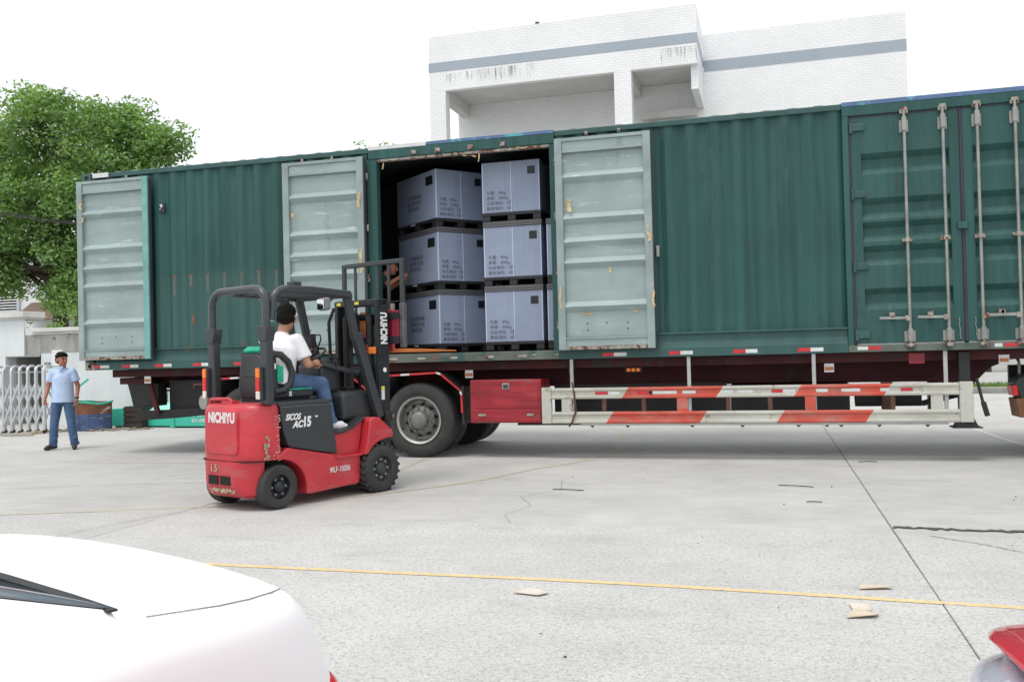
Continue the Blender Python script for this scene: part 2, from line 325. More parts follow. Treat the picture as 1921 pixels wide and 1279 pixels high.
# ================================================================== SETTING: ground
def concrete(name, rough_agg):
    m, nt, b = new_mat(name)
    v = coords(nt, True); oi = nd(nt, 'ShaderNodeObjectInfo')
    c = mixc(nt, 1.0, (0.522, 0.522, 0.500) if rough_agg else (0.490, 0.487, 0.462), mrange(nt, noise(nt, v, 0.55, 7, 0.68), 0.3, 0.7, 0.84, 1.08), 'MULTIPLY')
    c = mixc(nt, 1.0, c, mrange(nt, oi.outputs['Random'], 0, 1, 0.965, 1.035), 'MULTIPLY')
    c = mixc(nt, 1.0, c, mrange(nt, noise(nt, v, 2.6, 7, 0.7), 0.35, 0.7, 0.93, 1.05), 'MULTIPLY')
    # oil and tyre stains
    c = mixc(nt, mrange(nt, noise(nt, coords(nt, True, (0.5, 1.3, 1)), 1.1, 8, 0.72), 0.56, 0.78, 0, 0.55), c, (0.22, 0.215, 0.20))
    if rough_agg:
        k = noise(nt, v, 34, 3, 0.75); c = mixc(nt, mrange(nt, k, 0.50, 0.66, 0, 0.62), c, (0.26, 0.257, 0.245))
        k2 = noise(nt, v, 85, 2, 0.6); c = mixc(nt, mrange(nt, k2, 0.54, 0.68, 0, 0.62), c, (0.16, 0.158, 0.15))
        k3 = noise(nt, v, 50, 2, 0.6); c = mixc(nt, mrange(nt, k3, 0.56, 0.70, 0, 0.55), c, (0.66, 0.66, 0.63))
        bump(nt, b, k, 0.5, 0.006)
    else:
        k = noise(nt, v, 90, 3, 0.7); c = mixc(nt, mrange(nt, k, 0.52, 0.75, 0, 0.30), c, (0.25, 0.25, 0.235))
        k3 = noise(nt, coords(nt, True, (1.2, 9, 1)), 1.6, 6, 0.7); c = mixc(nt, 1.0, c, mrange(nt, k3, 0.3, 0.7, 0.94, 1.05), 'MULTIPLY')
        bump(nt, b, k, 0.25, 0.003)
    nt.links.new(c, b.inputs['Base Color']); b.inputs['Roughness'].default_value = 0.85; return m
G['conc_r'] = concrete('concrete_rough_aggregate', True)
G['conc_s'] = concrete('concrete_smooth_worn', False)
G['joint'] = pm('joint_dirt', (0.085, 0.085, 0.078), 0.9, var=0.5, vs=18, world=True)
g = MB().add([(-220, -60, -0.03), (220, -60, -0.03), (220, 420, -0.03), (-220, 420, -0.03)], [(0, 1, 2, 3)])
ground = struct('ground', g, pm('ground_soil', (0.28, 0.28, 0.26), 0.9, var=0.15, vs=0.3, world=True))
XJ = [0.83 + 6.03 * k for k in range(-5, 4)]
YJ = [-6.0, -0.5, 7.05, 11.9, 16.8, 21.7, 26.6]
def slab(x0, x1, y0, y1, mat, gap=0.0035):
    j = lambda: random.uniform(-0.002, 0.002)
    m = MB(); n = 10; top = []
    x0 += gap; x1 -= gap; y0 += gap; y1 -= gap
    ring = [(x0 + (x1-x0)*i/n, y0 + j()) for i in range(n)] + [(x1 + j(), y0 + (y1-y0)*i/n) for i in range(n)] + \
           [(x1 - (x1-x0)*i/n, y1 + j()) for i in range(n)] + [(x0 + j(), y1 - (y1-y0)*i/n) for i in range(n)]
    N = len(ring); dz = random.uniform(-0.0008, 0.0008)
    cx, cy = (x0+x1)/2, (y0+y1)/2
    ins = [(p[0] + (0.003 if p[0] < cx else -0.003) * (abs(p[0]-cx) > (x1-x0)/2-0.02), p[1] + (0.003 if p[1] < cy else -0.003) * (abs(p[1]-cy) > (y1-y0)/2-0.02)) for p in ring]
    vs = [(p[0], p[1], -0.028) for p in ring] + [(p[0], p[1], -0.006) for p in ring] + [(p[0], p[1], dz) for p in ins]
    fs = [(i, (i+1)%N, N+(i+1)%N, N+i) for i in range(N)] + [(N+i, N+(i+1)%N, 2*N+(i+1)%N, 2*N+i) for i in range(N)] + [tuple(range(2*N, 3*N))]
    return m.add(vs, fs).build('concrete_slab', mat, ground)
for i in range(len(XJ)-1):
    for j in range(len(YJ)-1):
        slab(XJ[i], XJ[i+1], YJ[j], YJ[j+1], 'conc_r' if j < 2 else 'conc_s')
# broken joint filled with dirt and grit, right foreground
def ragged(pts, w, z=0.004, seed=1):
    r = random.Random(seed); L = []; Rr = []
    for k in range(len(pts)-1):
        a, b = Vector(pts[k]), Vector(pts[k+1]); n = max(2, int((b-a).length / 0.035)); d = (b-a).normalized(); p = Vector((-d.y, d.x))
        for i in range(n):
            c = a.lerp(b, i/n) + p * r.uniform(-w*0.25, w*0.25); ww = w * r.uniform(0.35, 1.0)
            L.append((*(c + p*ww/2), z)); Rr.append((*(c - p*ww/2), z))
    n = len(L); return MB().add(L + Rr, [(i, n+i, n+i+1, i+1) for i in range(n-1)])
struct('broken_joint', ragged([(0.84, 7.30), (1.2, 7.27), (1.6, 7.24), (2.4, 7.24), (3.6, 7.22)], 0.10, 0.006), G['joint'])
for k, (pp, w) in enumerate([([(1.05, 7.0), (1.35, 6.75), (1.65, 6.4), (1.75, 6.15)], 0.012), ([(-2.05, 7.05), (-2.2, 7.4), (-2.1, 7.9), (-2.32, 8.35), (-2.05, 8.9), (-2.2, 9.6)], 0.0045),
                              ([(-8.4, 8.15), (-7.2, 8.62), (-6.1, 8.95)], 0.010), ([(-5.55, 5.6), (-5.45, 6.36), (-5.23, 7.16)], 0.007)]):
    struct('ground_crack', ragged(pp, w, 0.005, 20 + k), G['joint'])
# painted lines
def worn_line(name, col, th):
    m, nt, b = new_mat(name); v = coords(nt, True)
    c = mixc(nt, 1.0, col, mrange(nt, noise(nt, v, 5), 0.3, 0.7, 0.85, 1.1), 'MULTIPLY')
    k = mrange(nt, noise(nt, v, 28, 5, 0.7), th, th + 0.12, 0, 1); c = mixc(nt, k, c, (0.42, 0.42, 0.40))
    nt.links.new(c, b.inputs['Base Color']); b.inputs['Roughness'].default_value = 0.75; return m
G['yline'] = worn_line('yellow_line_paint', (0.74, 0.55, 0.24), 0.50)
G['yfaint'] = worn_line('faded_yellow_line_paint', (0.56, 0.47, 0.26), 0.42)
G['wline'] = worn_line('white_line_paint', (0.66, 0.66, 0.56), 0.52)
def ribbon(pts, w, z=0.0022):
    pts = [Vector(p) for p in pts]; L = []; R_ = []
    dense = []
    for i in range(len(pts)-1):
        p0, p1, p2, p3 = pts[max(i-1,0)], pts[i], pts[i+1], pts[min(i+2,len(pts)-1)]
        for k in range(8):
            t = k/8; dense.append(0.5*((2*p1)+(p2-p0)*t+(2*p0-5*p1+4*p2-p3)*t*t+(3*p1-p0-3*p2+p3)*t**3))
    dense.append(pts[-1])
    for i, p in enumerate(dense):
        d = (dense[min(i+1,len(dense)-1)] - dense[max(i-1,0)]).normalized(); q = Vector((-d.y, d.x))*w/2*random.uniform(0.93,1.07)
        L.append((*(p+q), z)); R_.append((*(p-q), z))
    n = len(L); return MB().add(L+R_, [(i, n+i, n+i+1, i+1) for i in range(n-1)])
struct('yellow_line', ribbon([(-9, 5.45), (-3.48, 5.34), (-1.2, 5.33), (0.2, 5.26), (1.21, 5.19), (6, 4.9)], 0.058), G['yline'])
struct('yellow_line', ribbon([(-9, 6.0), (-6.88, 6.8), (-5.98, 7.12), (-5.08, 7.47), (-4.37, 7.8), (-4.03, 8.13), (-3.46, 8.82), (-3.08, 9.45), (-2.73, 10.38), (-2.35, 11.1), (-2.14, 12.1), (-2.1, 13.36), (-2.44, 15.11), (-3.0, 17)], 0.07), G['yfaint'])
struct('yellow_line', ribbon([(-4.15, 9.6), (-4.29, 10.01), (-4.40, 10.7), (-4.46, 11.4)], 0.07), G['yfaint'])
struct('yellow_line', ribbon([(-9.2, 10.55), (-8.05, 10.64), (-7.33, 10.69), (-6.2, 10.75)], 0.07), G['yfaint'])
struct('white_line', ribbon([(3.02, 16.6), (3.07, 15.25), (3.16, 13.29), (3.3, 11.2)], 0.07), G['wline'])
struct('white_line', ribbon([(1.0, 20.2), (6.0, 20.6), (14.0, 21.2)], 0.12), G['wline'])
# kerb, verge and road beyond the yard on the right
G['kerb'] = pm('kerb_concrete', (0.30, 0.30, 0.27), 0.85, var=0.2, vs=3, world=True)
for k in range(14):
    x = 2.0 + k*1.5; struct('kerb', MB().box(x+0.006, x+1.494, 27.0, 27.22, -0.03, 0.15), G['kerb'], bevel=0.015)
G['grass'] = pm('grass_soil', (0.10, 0.17, 0.035), 0.95, var=0.3, vs=3, world=True)
struct('verge', MB().box(2.0, 23.0, 27.23, 29.6, -0.03, 0.10), G['grass'])
struct('road', MB().box(2.0, 60.0, 29.7, 45.0, -0.02, 0.012), pm('road_pale', (0.40, 0.40, 0.38), 0.85, var=0.12, world=True))
gb = MB()
for k in range(7000):
    x = random.uniform(3.0, 11); y = random.uniform(27.25, 29.5); h_ = random.uniform(0.05, 0.15); a = random.uniform(0, PI); w = 0.012
    dx, dy = math.cos(a)*w, math.sin(a)*w; lx, ly = random.uniform(-.04,.04), random.uniform(-.04,.04)
    gb.add([(x-dx, y-dy, 0.095), (x+dx, y+dy, 0.095), (x+lx, y+ly, 0.1+h_)], [(0, 1, 2)])
tag(gb.build('verge_grass', pm('grass_blades', (0.14, 0.25, 0.04), 0.7, var=0.3, vs=2, world=True), recalc=False), 'short green grass on the verge behind the kerb', 'grass', kind='stuff')

# ================================================================== SHIPPING CONTAINER
X0, X1, ZB, ZT = -9.905, 3.81, 1.277, 4.223
con = tag(empty('shipping_container', (-3.05, YC + 1.22, ZB)), 'long dark green corrugated shipping container with side doors open, riding on the trailer', 'container')
def corr(x0, x1, z0, z1, y, depth=0.036, per=0.278):
    m = MB(); xs = []; x = x0; k = 0
    seg = [(0.072, 0), (0.067, 1), (0.072, 1), (0.067, 0)]
    pts = [(x0, y)]; lev = 0; i = 0
    while x < x1 - 1e-6:
        L, nl = seg[i % 4]; x = min(x + L, x1); lev = {0: 0, 1: 1, 2: 1, 3: 0}[i % 4]; pts.append((x, y + lev*depth)); i += 1
    n = len(pts)
    vs = [(p[0], p[1], z0) for p in pts] + [(p[0], p[1], z1) for p in pts]
    return m.add(vs, [(k, k+1, n+k+1, n+k) for k in range(n-1)])
corr(X0+0.15, -5.22, 1.57, 4.15, YC+0.018).build('side_panel', 'green_l', con)
_x = X0+0.15+0.036
while _x < -6.4:
    if _x > -8.6:
        w_ = random.uniform(0.05, 0.072); MB().box(_x-w_/2, _x+w_/2, YC+0.0165, YC+0.0178, 2.60+random.uniform(-.012, .012), 2.625+random.uniform(0, .012)).build('rust_mark', 'rustm', con)
        MB().box(_x-w_*0.3, _x+w_*0.3, YC+0.0168, YC+0.0178, 2.60-random.uniform(.1, .4), 2.602).build('rust_run', 'rustf', con)
    _x += 0.278
for x_, z_, a_, h_ in ((-8.02, 2.10, 0.05, 0.20), (-8.10, 1.62, 0.06, 0.10), (-7.2, 1.64, 0.05, 0.06)):
    MB().prism([(x_, z_), (x_-a_*0.3, z_-h_*0.3), (x_-a_*0.8, z_-h_*0.9), (x_, z_-h_), (x_+a_*0.5, z_-h_*0.8), (x_+a_*0.2, z_-h_*0.35)], 'y', YC+0.016, YC+0.0178).build('rust_mark', 'rustm', con)
corr(-2.585, 0.90, 1.57, 4.15, YC+0.018).build('side_panel', 'green', con)
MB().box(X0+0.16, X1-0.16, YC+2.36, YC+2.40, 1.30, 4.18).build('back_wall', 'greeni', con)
MB().box(X0+0.03, X0+0.07, YC+0.1, YC+2.40, 1.30, 4.18).build('end_wall', 'greeni', con)  # added to close off the rear end and keep the hold dark
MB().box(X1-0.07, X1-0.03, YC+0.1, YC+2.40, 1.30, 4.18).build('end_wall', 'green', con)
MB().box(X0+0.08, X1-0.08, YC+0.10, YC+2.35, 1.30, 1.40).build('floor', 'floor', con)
# blackout sheets added behind the side panels to keep the hold dark
for a, b in ((X0+0.08, -5.22), (-2.585, 0.90)): MB().box(a, b, YC+0.07, YC+0.085, 1.41, 4.15).build('side_blackout', 'greeni', con)
# roof sheet with cross corrugation
m = MB(); pts = []; x = X0+0.16; i = 0
while x < X1-0.16:
    pts.append((x, 4.210 + (0.020 if (i//2) % 2 else 0.0))); x += (0.05, 0.10)[i % 2] if i % 2 == 0 else 0.10; i += 1
n = len(pts); m.add([(p[0], YC+0.03, p[1]) for p in pts] + [(p[0], YC+2.41, p[1]) for p in pts], [(k, k+1, n+k+1, n+k) for k in range(n-1)])
m.add([(p[0], YC+0.03, p[1]) for p in pts] + [(p[0], YC+0.03, 4.20) for p in pts], [(k, k+1, n+k+1, n+k) for k in range(n-1)])
m.build('roof', 'dooredge', con)
MB().box(X0+0.08, X1-0.08, YC+0.092, YC+2.42, 4.150, 4.205).build('roof_blackout', 'greeni', con)  # dark board added under the roof to stop light leaking into the hold
# rails
MB().box(X0+0.19, -5.21, YC, YC+0.06, 4.145, ZT-0.008).build('top_rail', 'greend', con, bevel=0.008)
MB().box(-2.60, 0.885, YC, YC+0.06, 4.145, ZT-0.008).build('top_rail', 'greend', con, bevel=0.008)
MB().box(0.887, X1-0.19, YC-0.006, YC+0.09, 4.06, ZT-0.008).build('door_header', 'green', con, bevel=0.008)
MB().box(-5.208, -2.602, YC-0.012, YC+0.09, 4.055, ZT-0.002).build('door_header', 'green', con, bevel=0.008)
MB().box(-5.10, -2.66, YC+0.0, YC+0.075, 4.018, 4.052).build('header_lip', 'bracket', con, bevel=0.004)
MB().box(X0+0.19, X1-0.19, YC+2.38, YC+2.44, 4.145, ZT-0.008).build('top_rail', 'greend', con)
rail = [(YC, ZB), (YC, ZB+0.115), (YC+0.012, ZB+0.125), (YC+0.03, ZB+0.19), (YC+0.03, 1.55), (YC-0.004, 1.555), (YC-0.004, 1.578), (YC+0.08, 1.578), (YC+0.08, ZB)]
MB().prism(rail, 'x', X0+0.19, -5.212).build('bottom_rail', 'greend', con, bevel=0.004)
MB().prism(rail, 'x', -2.598, 0.885).build('bottom_rail', 'greend', con, bevel=0.004)
G['sill'] = pm('worn_sill', (0.105, 0.125, 0.105), 0.6, var=0.3, vs=3, patches=((RUST, 5, 0.60, (0.6, 1, 1)), ((0.5, 0.5, 0.44), 6, 0.71, (0.8, 1, 1)), ((0.04, 0.09, 0.08), 2.5, 0.52, (1, 1, 1))), bmp=0.3)
MB().box(-5.21, -2.60, YC-0.012, YC+0.10, ZB+0.004, 1.397).build('door_sill', 'sill', con, bevel=0.006)
MB().box(0.887, X1-0.19, YC-0.006, YC+0.09, ZB+0.002, 1.362).build('door_sill', 'sill', con, bevel=0.006)
for x in [-4.95, -4.55, -4.1, -3.6, -3.15]: MB().box(x, x+0.12, YC-0.02, YC-0.012, 1.315, 1.345).build('sill_cleat', 'bracket', con, bevel=0.004)
MB().box(X0+0.19, X1-0.19, YC+2.36, YC+2.44, ZB, 1.45).build('bottom_rail', 'greend', con)
# posts
for a, b, z0, z1 in ((-5.235, -5.085, 1.40, 4.054), (-2.672, -2.585, 1.40, 4.054), (0.887, 0.955, 1.362, 4.06), (3.44, 3.62, 1.362, 4.06)):
    MB().box(a, b, YC-0.004, YC+0.11, z0, z1).build('door_post', 'green', con, bevel=0.006)
for a, b in ((X0+0.002, X0+0.15), (X1-0.15, X1-0.002)):
    MB().box(a, b, YC+0.004, YC+0.15, 1.39, 4.11).build('corner_post', 'greend', con, bevel=0.006)
    MB().box(a, b, YC+2.29, YC+2.436, 1.39, 4.11).build('corner_post', 'greend', con, bevel=0.006)
for xa in (X0, X1-0.178):
    for z in (ZB, ZT-0.118):
        for y in (YC-0.004, YC+2.44-0.16):
            c = MB().box(xa, xa+0.178, y, y+0.164, z-0.002, z+0.118).build('corner_casting', 'bracket' if z < 2 else 'greend', con, bevel=0.012)
            if y < YC+1:
                MB().lathe([(0.001, -0.002), (0.030, -0.002), (0.030, 0.004)], (xa+0.089, y-0.001, z+0.058), 'y', 20).build('casting_hole', 'hole', c)
# blue edge along the header tops
MB().box(0.888, X1-0.19, YC-0.010, YC-0.004, 4.178, ZT+0.004).build('edge_strip', 'blue', con)
MB().box(-4.35, -2.603, YC-0.016, YC-0.010, 4.190, ZT+0.006).build('edge_strip', 'blue', con)
MB().box(-5.20, -4.36, YC-0.016, YC-0.010, 4.180, ZT+0.006).build('edge_strip', 'tapewhite', con)
MB().box(-9.70, -9.42, YC-0.008, YC-0.002, 4.15, 4.218).build('edge_strip', 'tapewhite', con)
# cam keepers along the header of the opening
for x in (-4.52, -4.18, -3.72, -3.28):
    k = MB().box(x-0.03, x+0.03, YC-0.045, YC-0.012, 4.075, 4.125).box(x-0.045, x-0.03, YC-0.03, YC-0.012, 4.065, 4.135).build('cam_keeper', 'bracket', con, bevel=0.005)
for x in (-2.18, -1.76): MB().box(x-0.02, x+0.02, YC-0.02, YC, 4.12, 4.17).box(x-0.012, x+0.012, YC-0.035, YC-0.02, 4.13, 4.15).build('cam_keeper', 'bracket', con, bevel=0.004)
for x in (-6.2, -5.75, -9.1): MB().box(x-0.02, x+0.02, YC-0.02, YC, 4.10, 4.15).build('cam_keeper', 'bracket', con, bevel=0.004)
# torn packing tape hanging in the opening
def rag(pts, w):
    r = random.Random(int(pts[0][0]*100)); L = []; R_ = []
    for p in pts: k = r.uniform(0.5, 1.0)*w; L.append((p[0]-k/2, p[1]+r.uniform(-.01,.01), p[2])); R_.append((p[0]+k/2, p[1]+r.uniform(-.01,.01), p[2]+r.uniform(-.008,.008)))
    n = len(L); return MB().add(L+R_, [(i, n+i, n+i+1, i+1) for i in range(n-1)])
for pts, w in (([(-3.86, YC+0.02, 4.02), (-3.80, YC-0.01, 3.99), (-3.70, YC-0.03, 3.985), (-3.66, YC-0.02, 3.96)], 0.05), ([(-3.62, YC+0.01, 4.02), (-3.62, YC-0.01, 3.95), (-3.63, YC, 3.90)], 0.02),
               ([(-3.10, YC-0.01, 4.05), (-3.0, YC-0.03, 4.02), (-2.93, YC-0.03, 4.04)], 0.06), ([(-4.99, YC+0.02, 4.01), (-4.99, YC, 3.96), (-5.0, YC, 3.91)], 0.02)):
    rag(pts, w).build('tape_scrap', 'tan', con)
# reflective tapes on the bottom rail
for a, mid, b in ((-9.74, -9.63, -9.47), (-9.24, -9.10, -8.96), (-8.68, -8.53, -8.39), (-8.03, -7.89, -7.75), (-7.36, -7.22, -7.08), (-6.70, -6.55, -6.42), (-2.05, -1.90, -1.74), (-1.21, -1.07, -0.92), (-0.435, -0.29, -0.15), (0.315, 0.46, 0.605)):
    MB().box(a, mid, YC-0.003, YC-0.0005, 1.302, 1.347).build('reflective_tape', 'tapered', con)
    MB().box(mid, b, YC-0.003, YC-0.0005, 1.302, 1.347).build('reflective_tape', 'tapewhite', con)
for a, b, mt in ((0.985, 1.10, 'tapewhite'), (1.10, 1.245, 'tapered'), (2.44, 2.52, 'tapewhite'), (2.545, 2.67, 'tapered')):
    MB().box(a, b, YC-0.009, YC-0.0065, 1.305, 1.345).build('reflective_tape', mt, con)
for a, b, z, mt in ((-4.98, -4.86, 1.335, 'tapewhite'), (-3.02, -2.92, 1.345, 'tapewhite'), (-2.72, -2.62, 1.345, 'tapewhite'), (-3.24, -3.17, 1.345, 'tapered'), (-4.35, -4.2, 1.335, 'tapered')):
    rag([(a + (b-a)*i/4, YC-0.0155, z) for i in range(5)], 0.03).build('tape_scrap', mt, con)
text('3', 0.11, 'whiteink', con, (-8.515, YC-0.004, 3.60), (PI/2, 0, 0), bold=0.004)
MB().box(-8.56, -8.47, YC+0.006, YC+0.0175, 3.56, 3.70).build('number_plate', 'gasket', con)
# opened single leaves, inner face to the viewer
def leaf(x0, x1, z0, z1, hinge_left, edge_mat_far, tapes, label):
    y0 = YC - 0.125; y1 = y0 + 0.070; sw = 0.095
    h = z1 - z0; zt = z1 - 0.165
    ribs = [(0.80*h+z0), (0.605*h+z0), (0.495*h+z0), (0.395*h+z0), (0.19*h+z0)]
    prof = [(zt, 0)]
    for zc in ribs: prof += [(zc+0.10, 0.0), (zc+0.050, -0.042), (zc+0.035, -0.050), (zc-0.040, 0.006), (zc-0.055, 0.0)]
    prof += [(z0+0.16, 0)]
    yp = y0 + 0.054; pts = [(yp + d, z) for z, d in prof]; n = len(pts); xa, xb = x0+sw-0.004, x1-sw+0.004
    m = MB().add([(xa, p[0], p[1]) for p in pts] + [(xb, p[0], p[1]) for p in pts], [(k, k+1, n+k+1, n+k) for k in range(n-1)])
    m.box(xa, xb, y1-0.012, y1, z0+0.12, zt)
    d = m.build('door_leaf', 'doorin', con); d['label'] = label
    MB().box(x0, x0+sw, y0, y1+0.006, z0, z1).build('door_stile', 'dooredge' if hinge_left else edge_mat_far, d, bevel=0.006)
    MB().box(x1-sw, x1, y0, y1+0.006, z0, z1).build('door_stile', edge_mat_far, d, bevel=0.006) if hinge_left else MB().box(x1-sw, x1, y0, y1+0.006, z0, z1).build('door_stile', edge_mat_far, d, bevel=0.006)
    MB().box(x0+sw, x1-sw, y0+0.004, y1+0.004, z1-0.045, z1-0.002).build('door_rail', 'dooredge', d, bevel=0.004)
    MB().box(x0+sw, x1-sw, y0+0.022, y1+0.002, z1-0.165, z1-0.046).build('door_rail', 'doorin', d, bevel=0.004)
    MB().box(x0+sw, x1-sw, y0+0.004, y0+0.03, z1-0.19, z1-0.166).build('door_rail', 'dooredge', d, bevel=0.004)
    MB().box(x0+sw, x1-sw, y0+0.004, y0+0.03, z0+0.135, z0+0.155).build('door_rail', 'dooredge', d, bevel=0.003)
    MB().box(x0+sw, x1-sw, y0+0.020, y1+0.002, z0+0.045, z0+0.134).build('door_rail', 'doorin', d, bevel=0.003)
    MB().box(x0+sw, x1-sw, y0+0.002, y1+0.004, z0+0.002, z0+0.044).build('door_rail', 'bracket', d, bevel=0.003)
    MB().box(x0-0.012, x0+0.0, y1-0.03, y1+0.004, z0+0.01, z1-0.01).build('door_gasket', 'gasket', d)
    MB().box(x1, x1+0.014, y1-0.045, y1+0.004, z0+0.01, z1-0.01).build('door_gasket', 'gasket', d)
    hx = x0 - 0.02 if hinge_left else x1 + 0.02
    for k in (0.12, 0.38, 0.64, 0.90):
        z = z0 + h*k; MB().cyl((hx, y1+0.02, z-0.05), (hx, y1+0.02, z+0.05), 0.016, n=10).box(min(hx, hx+(0.05 if hinge_left else -0.05)), max(hx, hx+(0.05 if hinge_left else -0.05)), y1+0.007, y1+0.03, z-0.04, z+0.04).build('hinge', 'bracket', d, bevel=0.003)
    for k, zz in ((0.3, z0+0.33), (0.5, z0+0.33), (0.72, z0+0.33), (0.3, z0+0.25), (0.72, z0+0.25)):
        x = x0 + (x1-x0)*k; MB().lathe([(0.001, -0.004), (0.010, -0.004), (0.012, 0.004)], (x, yp+0.002, zz), 'y', 10).build('bolt', 'gasket', d)
    for (x, z, w_, hh) in tapes:
        rag([(x + random.uniform(-.012, .012), y0-0.004, z - hh*i/5) for i in range(6)], w_).build('tape_scrap', 'tan', d)
    return d
leaf(-9.90, -8.66, 1.425, 4.088, True, 'dooredgeg', [(-9.82, 3.78, 0.05, 0.12), (-9.79, 3.55, 0.04, 0.07)], 'pale inner face of the leftmost opened door')
leaf(-6.46, -5.24, 1.425, 4.085, False, 'dooredge', [(-5.30, 3.60, 0.05, 0.22), (-5.29, 2.85, 0.05, 0.35), (-6.3, 3.38, 0.06, 0.06), (-6.33, 2.05, 0.08, 0.03)], 'pale inner face of the opened door left of the boxes')
leaf(-2.578, -1.36, 1.392, 4.083, True, 'dooredge', [(-2.40, 3.30, 0.06, 0.16), (-1.40, 2.95, 0.05, 0.24), (-2.54, 2.2, 0.03, 0.3), (-1.37, 2.2, 0.03, 0.3), (-1.9, 2.42, 0.05, 0.07), (-2.2, 1.86, 0.14, 0.025), (-1.6, 1.87, 0.08, 0.02)], 'pale inner face of the opened door right of the boxes')
MB().box(-1.325, -1.29, YC-0.06, YC+0.012, 2.52, 2.66).build('door_holdback', 'galv', con, bevel=0.004)
# closed double doors at the right
def cargo(x0, x1, hinge_x, rods, hand, label):
    z0, z1 = 1.378, 4.035; y = YC + 0.012
    gr = [(3.609, 3.36), (3.08, 2.831), (2.80, 2.569), (2.52, 2.289), (2.022, 1.773)]
    pts = [(y, z1)]
    for a, b in gr: pts += [(y, a), (y+0.066, a-0.066), (y+0.066, b+0.080), (y, b)]
    pts += [(y, z0)]; n = len(pts); xa, xb = x0+0.10, x1-0.10
    m = MB().add([(xa, p[0], p[1]) for p in pts] + [(xb, p[0], p[1]) for p in pts], [(k, k+1, n+k+1, n+k) for k in range(n-1)])
    for k in range(0, 5):
        i = 1 + 4*k
        for xx in (xa, xb): m.add([(xx, pts[i+q][0], pts[i+q][1]) for q in range(4)], [(0, 1, 2, 3)])
    d = m.build('cargo_door', 'green', con); d['label'] = label
    for a, b in ((x0, x0+0.102), (x1-0.102, x1)): MB().box(a, b, y-0.004, y+0.05, z0+0.001, z1-0.001).build('door_stile', 'green', d, bevel=0.004)
    MB().box(x0-0.03, x0, y+0.0, y+0.04, z0, z1+0.022).build('door_gasket', 'gasket', d, bevel=0.004)
    MB().box(x1, x1+0.012, y+0.0, y+0.04, z0, z1+0.022).build('door_gasket', 'gasket', d, bevel=0.004)
    MB().box(x0, x1, y-0.002, y+0.045, z1, z1+0.024).build('door_gasket', 'gasket', d, bevel=0.004)
    MB().box(x0, x1, y-0.006, y+0.045, z0-0.022, z0-0.002).build('door_gasket', 'galv', d, bevel=0.003)
    for z in (3.92, 3.135, 2.286, 1.483):
        s = 1 if hinge_x < (x0+x1)/2 else -1
        MB().box(min(hinge_x-0.05*s, hinge_x+0.11*s), max(hinge_x-0.05*s, hinge_x+0.11*s), y-0.028, y-0.005, z-0.045, z+0.045).cyl((hinge_x-0.035*s, y-0.02, z-0.07), (hinge_x-0.035*s, y-0.02, z+0.06), 0.02, n=10).build('hinge', 'greend', d, bevel=0.008)
    for k, x in enumerate(rods):
        xt = x; yr = YC - 0.045
        MB().tube([(xt, yr, 1.36), (xt, yr, 4.07)], 0.0175, 10).build('lock_rod', 'galv', d, smooth=60)
        MB().box(x-0.035, x+0.035, YC-0.06, YC-0.006, 4.06, 4.10).box(x-0.045, x-0.02, YC-0.05, YC-0.006, 4.03, 4.075).box(x+0.02, x+0.045, YC-0.05, YC-0.006, 4.03, 4.075).build('lock_cam', 'bracket', d, bevel=0.004)
        MB().box(x-0.038, x+0.038, YC-0.052, YC-0.006, 1.325, 1.365).cyl((x-0.03, YC-0.06, 1.34), (x+0.03, YC-0.06, 1.34), 0.022, n=8).build('lock_cam', 'bracket', d, bevel=0.004)
        for z, hh, ww in ((3.90, 0.085, 0.05), (1.46, 0.075, 0.06)):
            MB().box(x-ww, x+ww, YC-0.012, y-0.0045, z-hh, z+hh*0.7).box(x-0.026, x+0.026, YC-0.070, YC-0.012, z-hh*0.9, z+hh).build('rod_bracket', 'galv', d, bevel=0.006)
        MB().box(x-0.055, x+0.055, YC-0.018, y-0.0045, 2.545, 2.585).box(x-0.026, x+0.026, YC-0.070, YC-0.018, 2.54, 2.59).build('rod_bracket', 'bracket', d, bevel=0.005)
        s = hand[k]
        MB().box(min(x, x+0.055*s), max(x, x+0.055*s), YC-0.08, YC-0.04, 1.63, 1.69).build('handle_hub', 'bracket', d, bevel=0.005)
        MB().bar((x+0.03*s, YC-0.066, 1.662), (x+0.33*s, YC-0.062, 1.668), 0.012, 0.03).build('door_handle', 'galv', d, bevel=0.004)
        MB().box(x+0.19*s-0.03, x+0.19*s+0.03, YC-0.055, y-0.0045, 1.66, 1.73).cyl((x+0.19*s, YC-0.075, 1.70), (x+0.19*s, YC-0.05, 1.70), 0.026, n=10).build('handle_catch', 'bracket', d, bevel=0.004)
    return d
cargo(0.985, 2.135, 1.02, (1.56, 1.97), (-1, -1), 'closed left half of the double cargo doors with two lock rods')
cargo(2.18, 3.405, 3.42, (2.327, 2.715), (1, -1), 'closed right half of the double cargo doors with two lock rods')
MB().box(2.095, 2.205, YC-0.03, YC+0.008, 2.66, 2.74).build('centre_latch', 'green', con, bevel=0.008)
for x in (2.08, 2.25):
    m = MB()
    for k in range(14): m.box(x + 0.004*math.sin(k) + 0.001*k - (0.006 if k % 2 else 0.002), x + 0.004*math.sin(k) + 0.001*k + (0.006 if k % 2 else 0.002), YC-0.018, YC-0.010, 1.645-0.018*k, 1.660-0.018*k)
    m.build('seal_chain', 'galv', con)

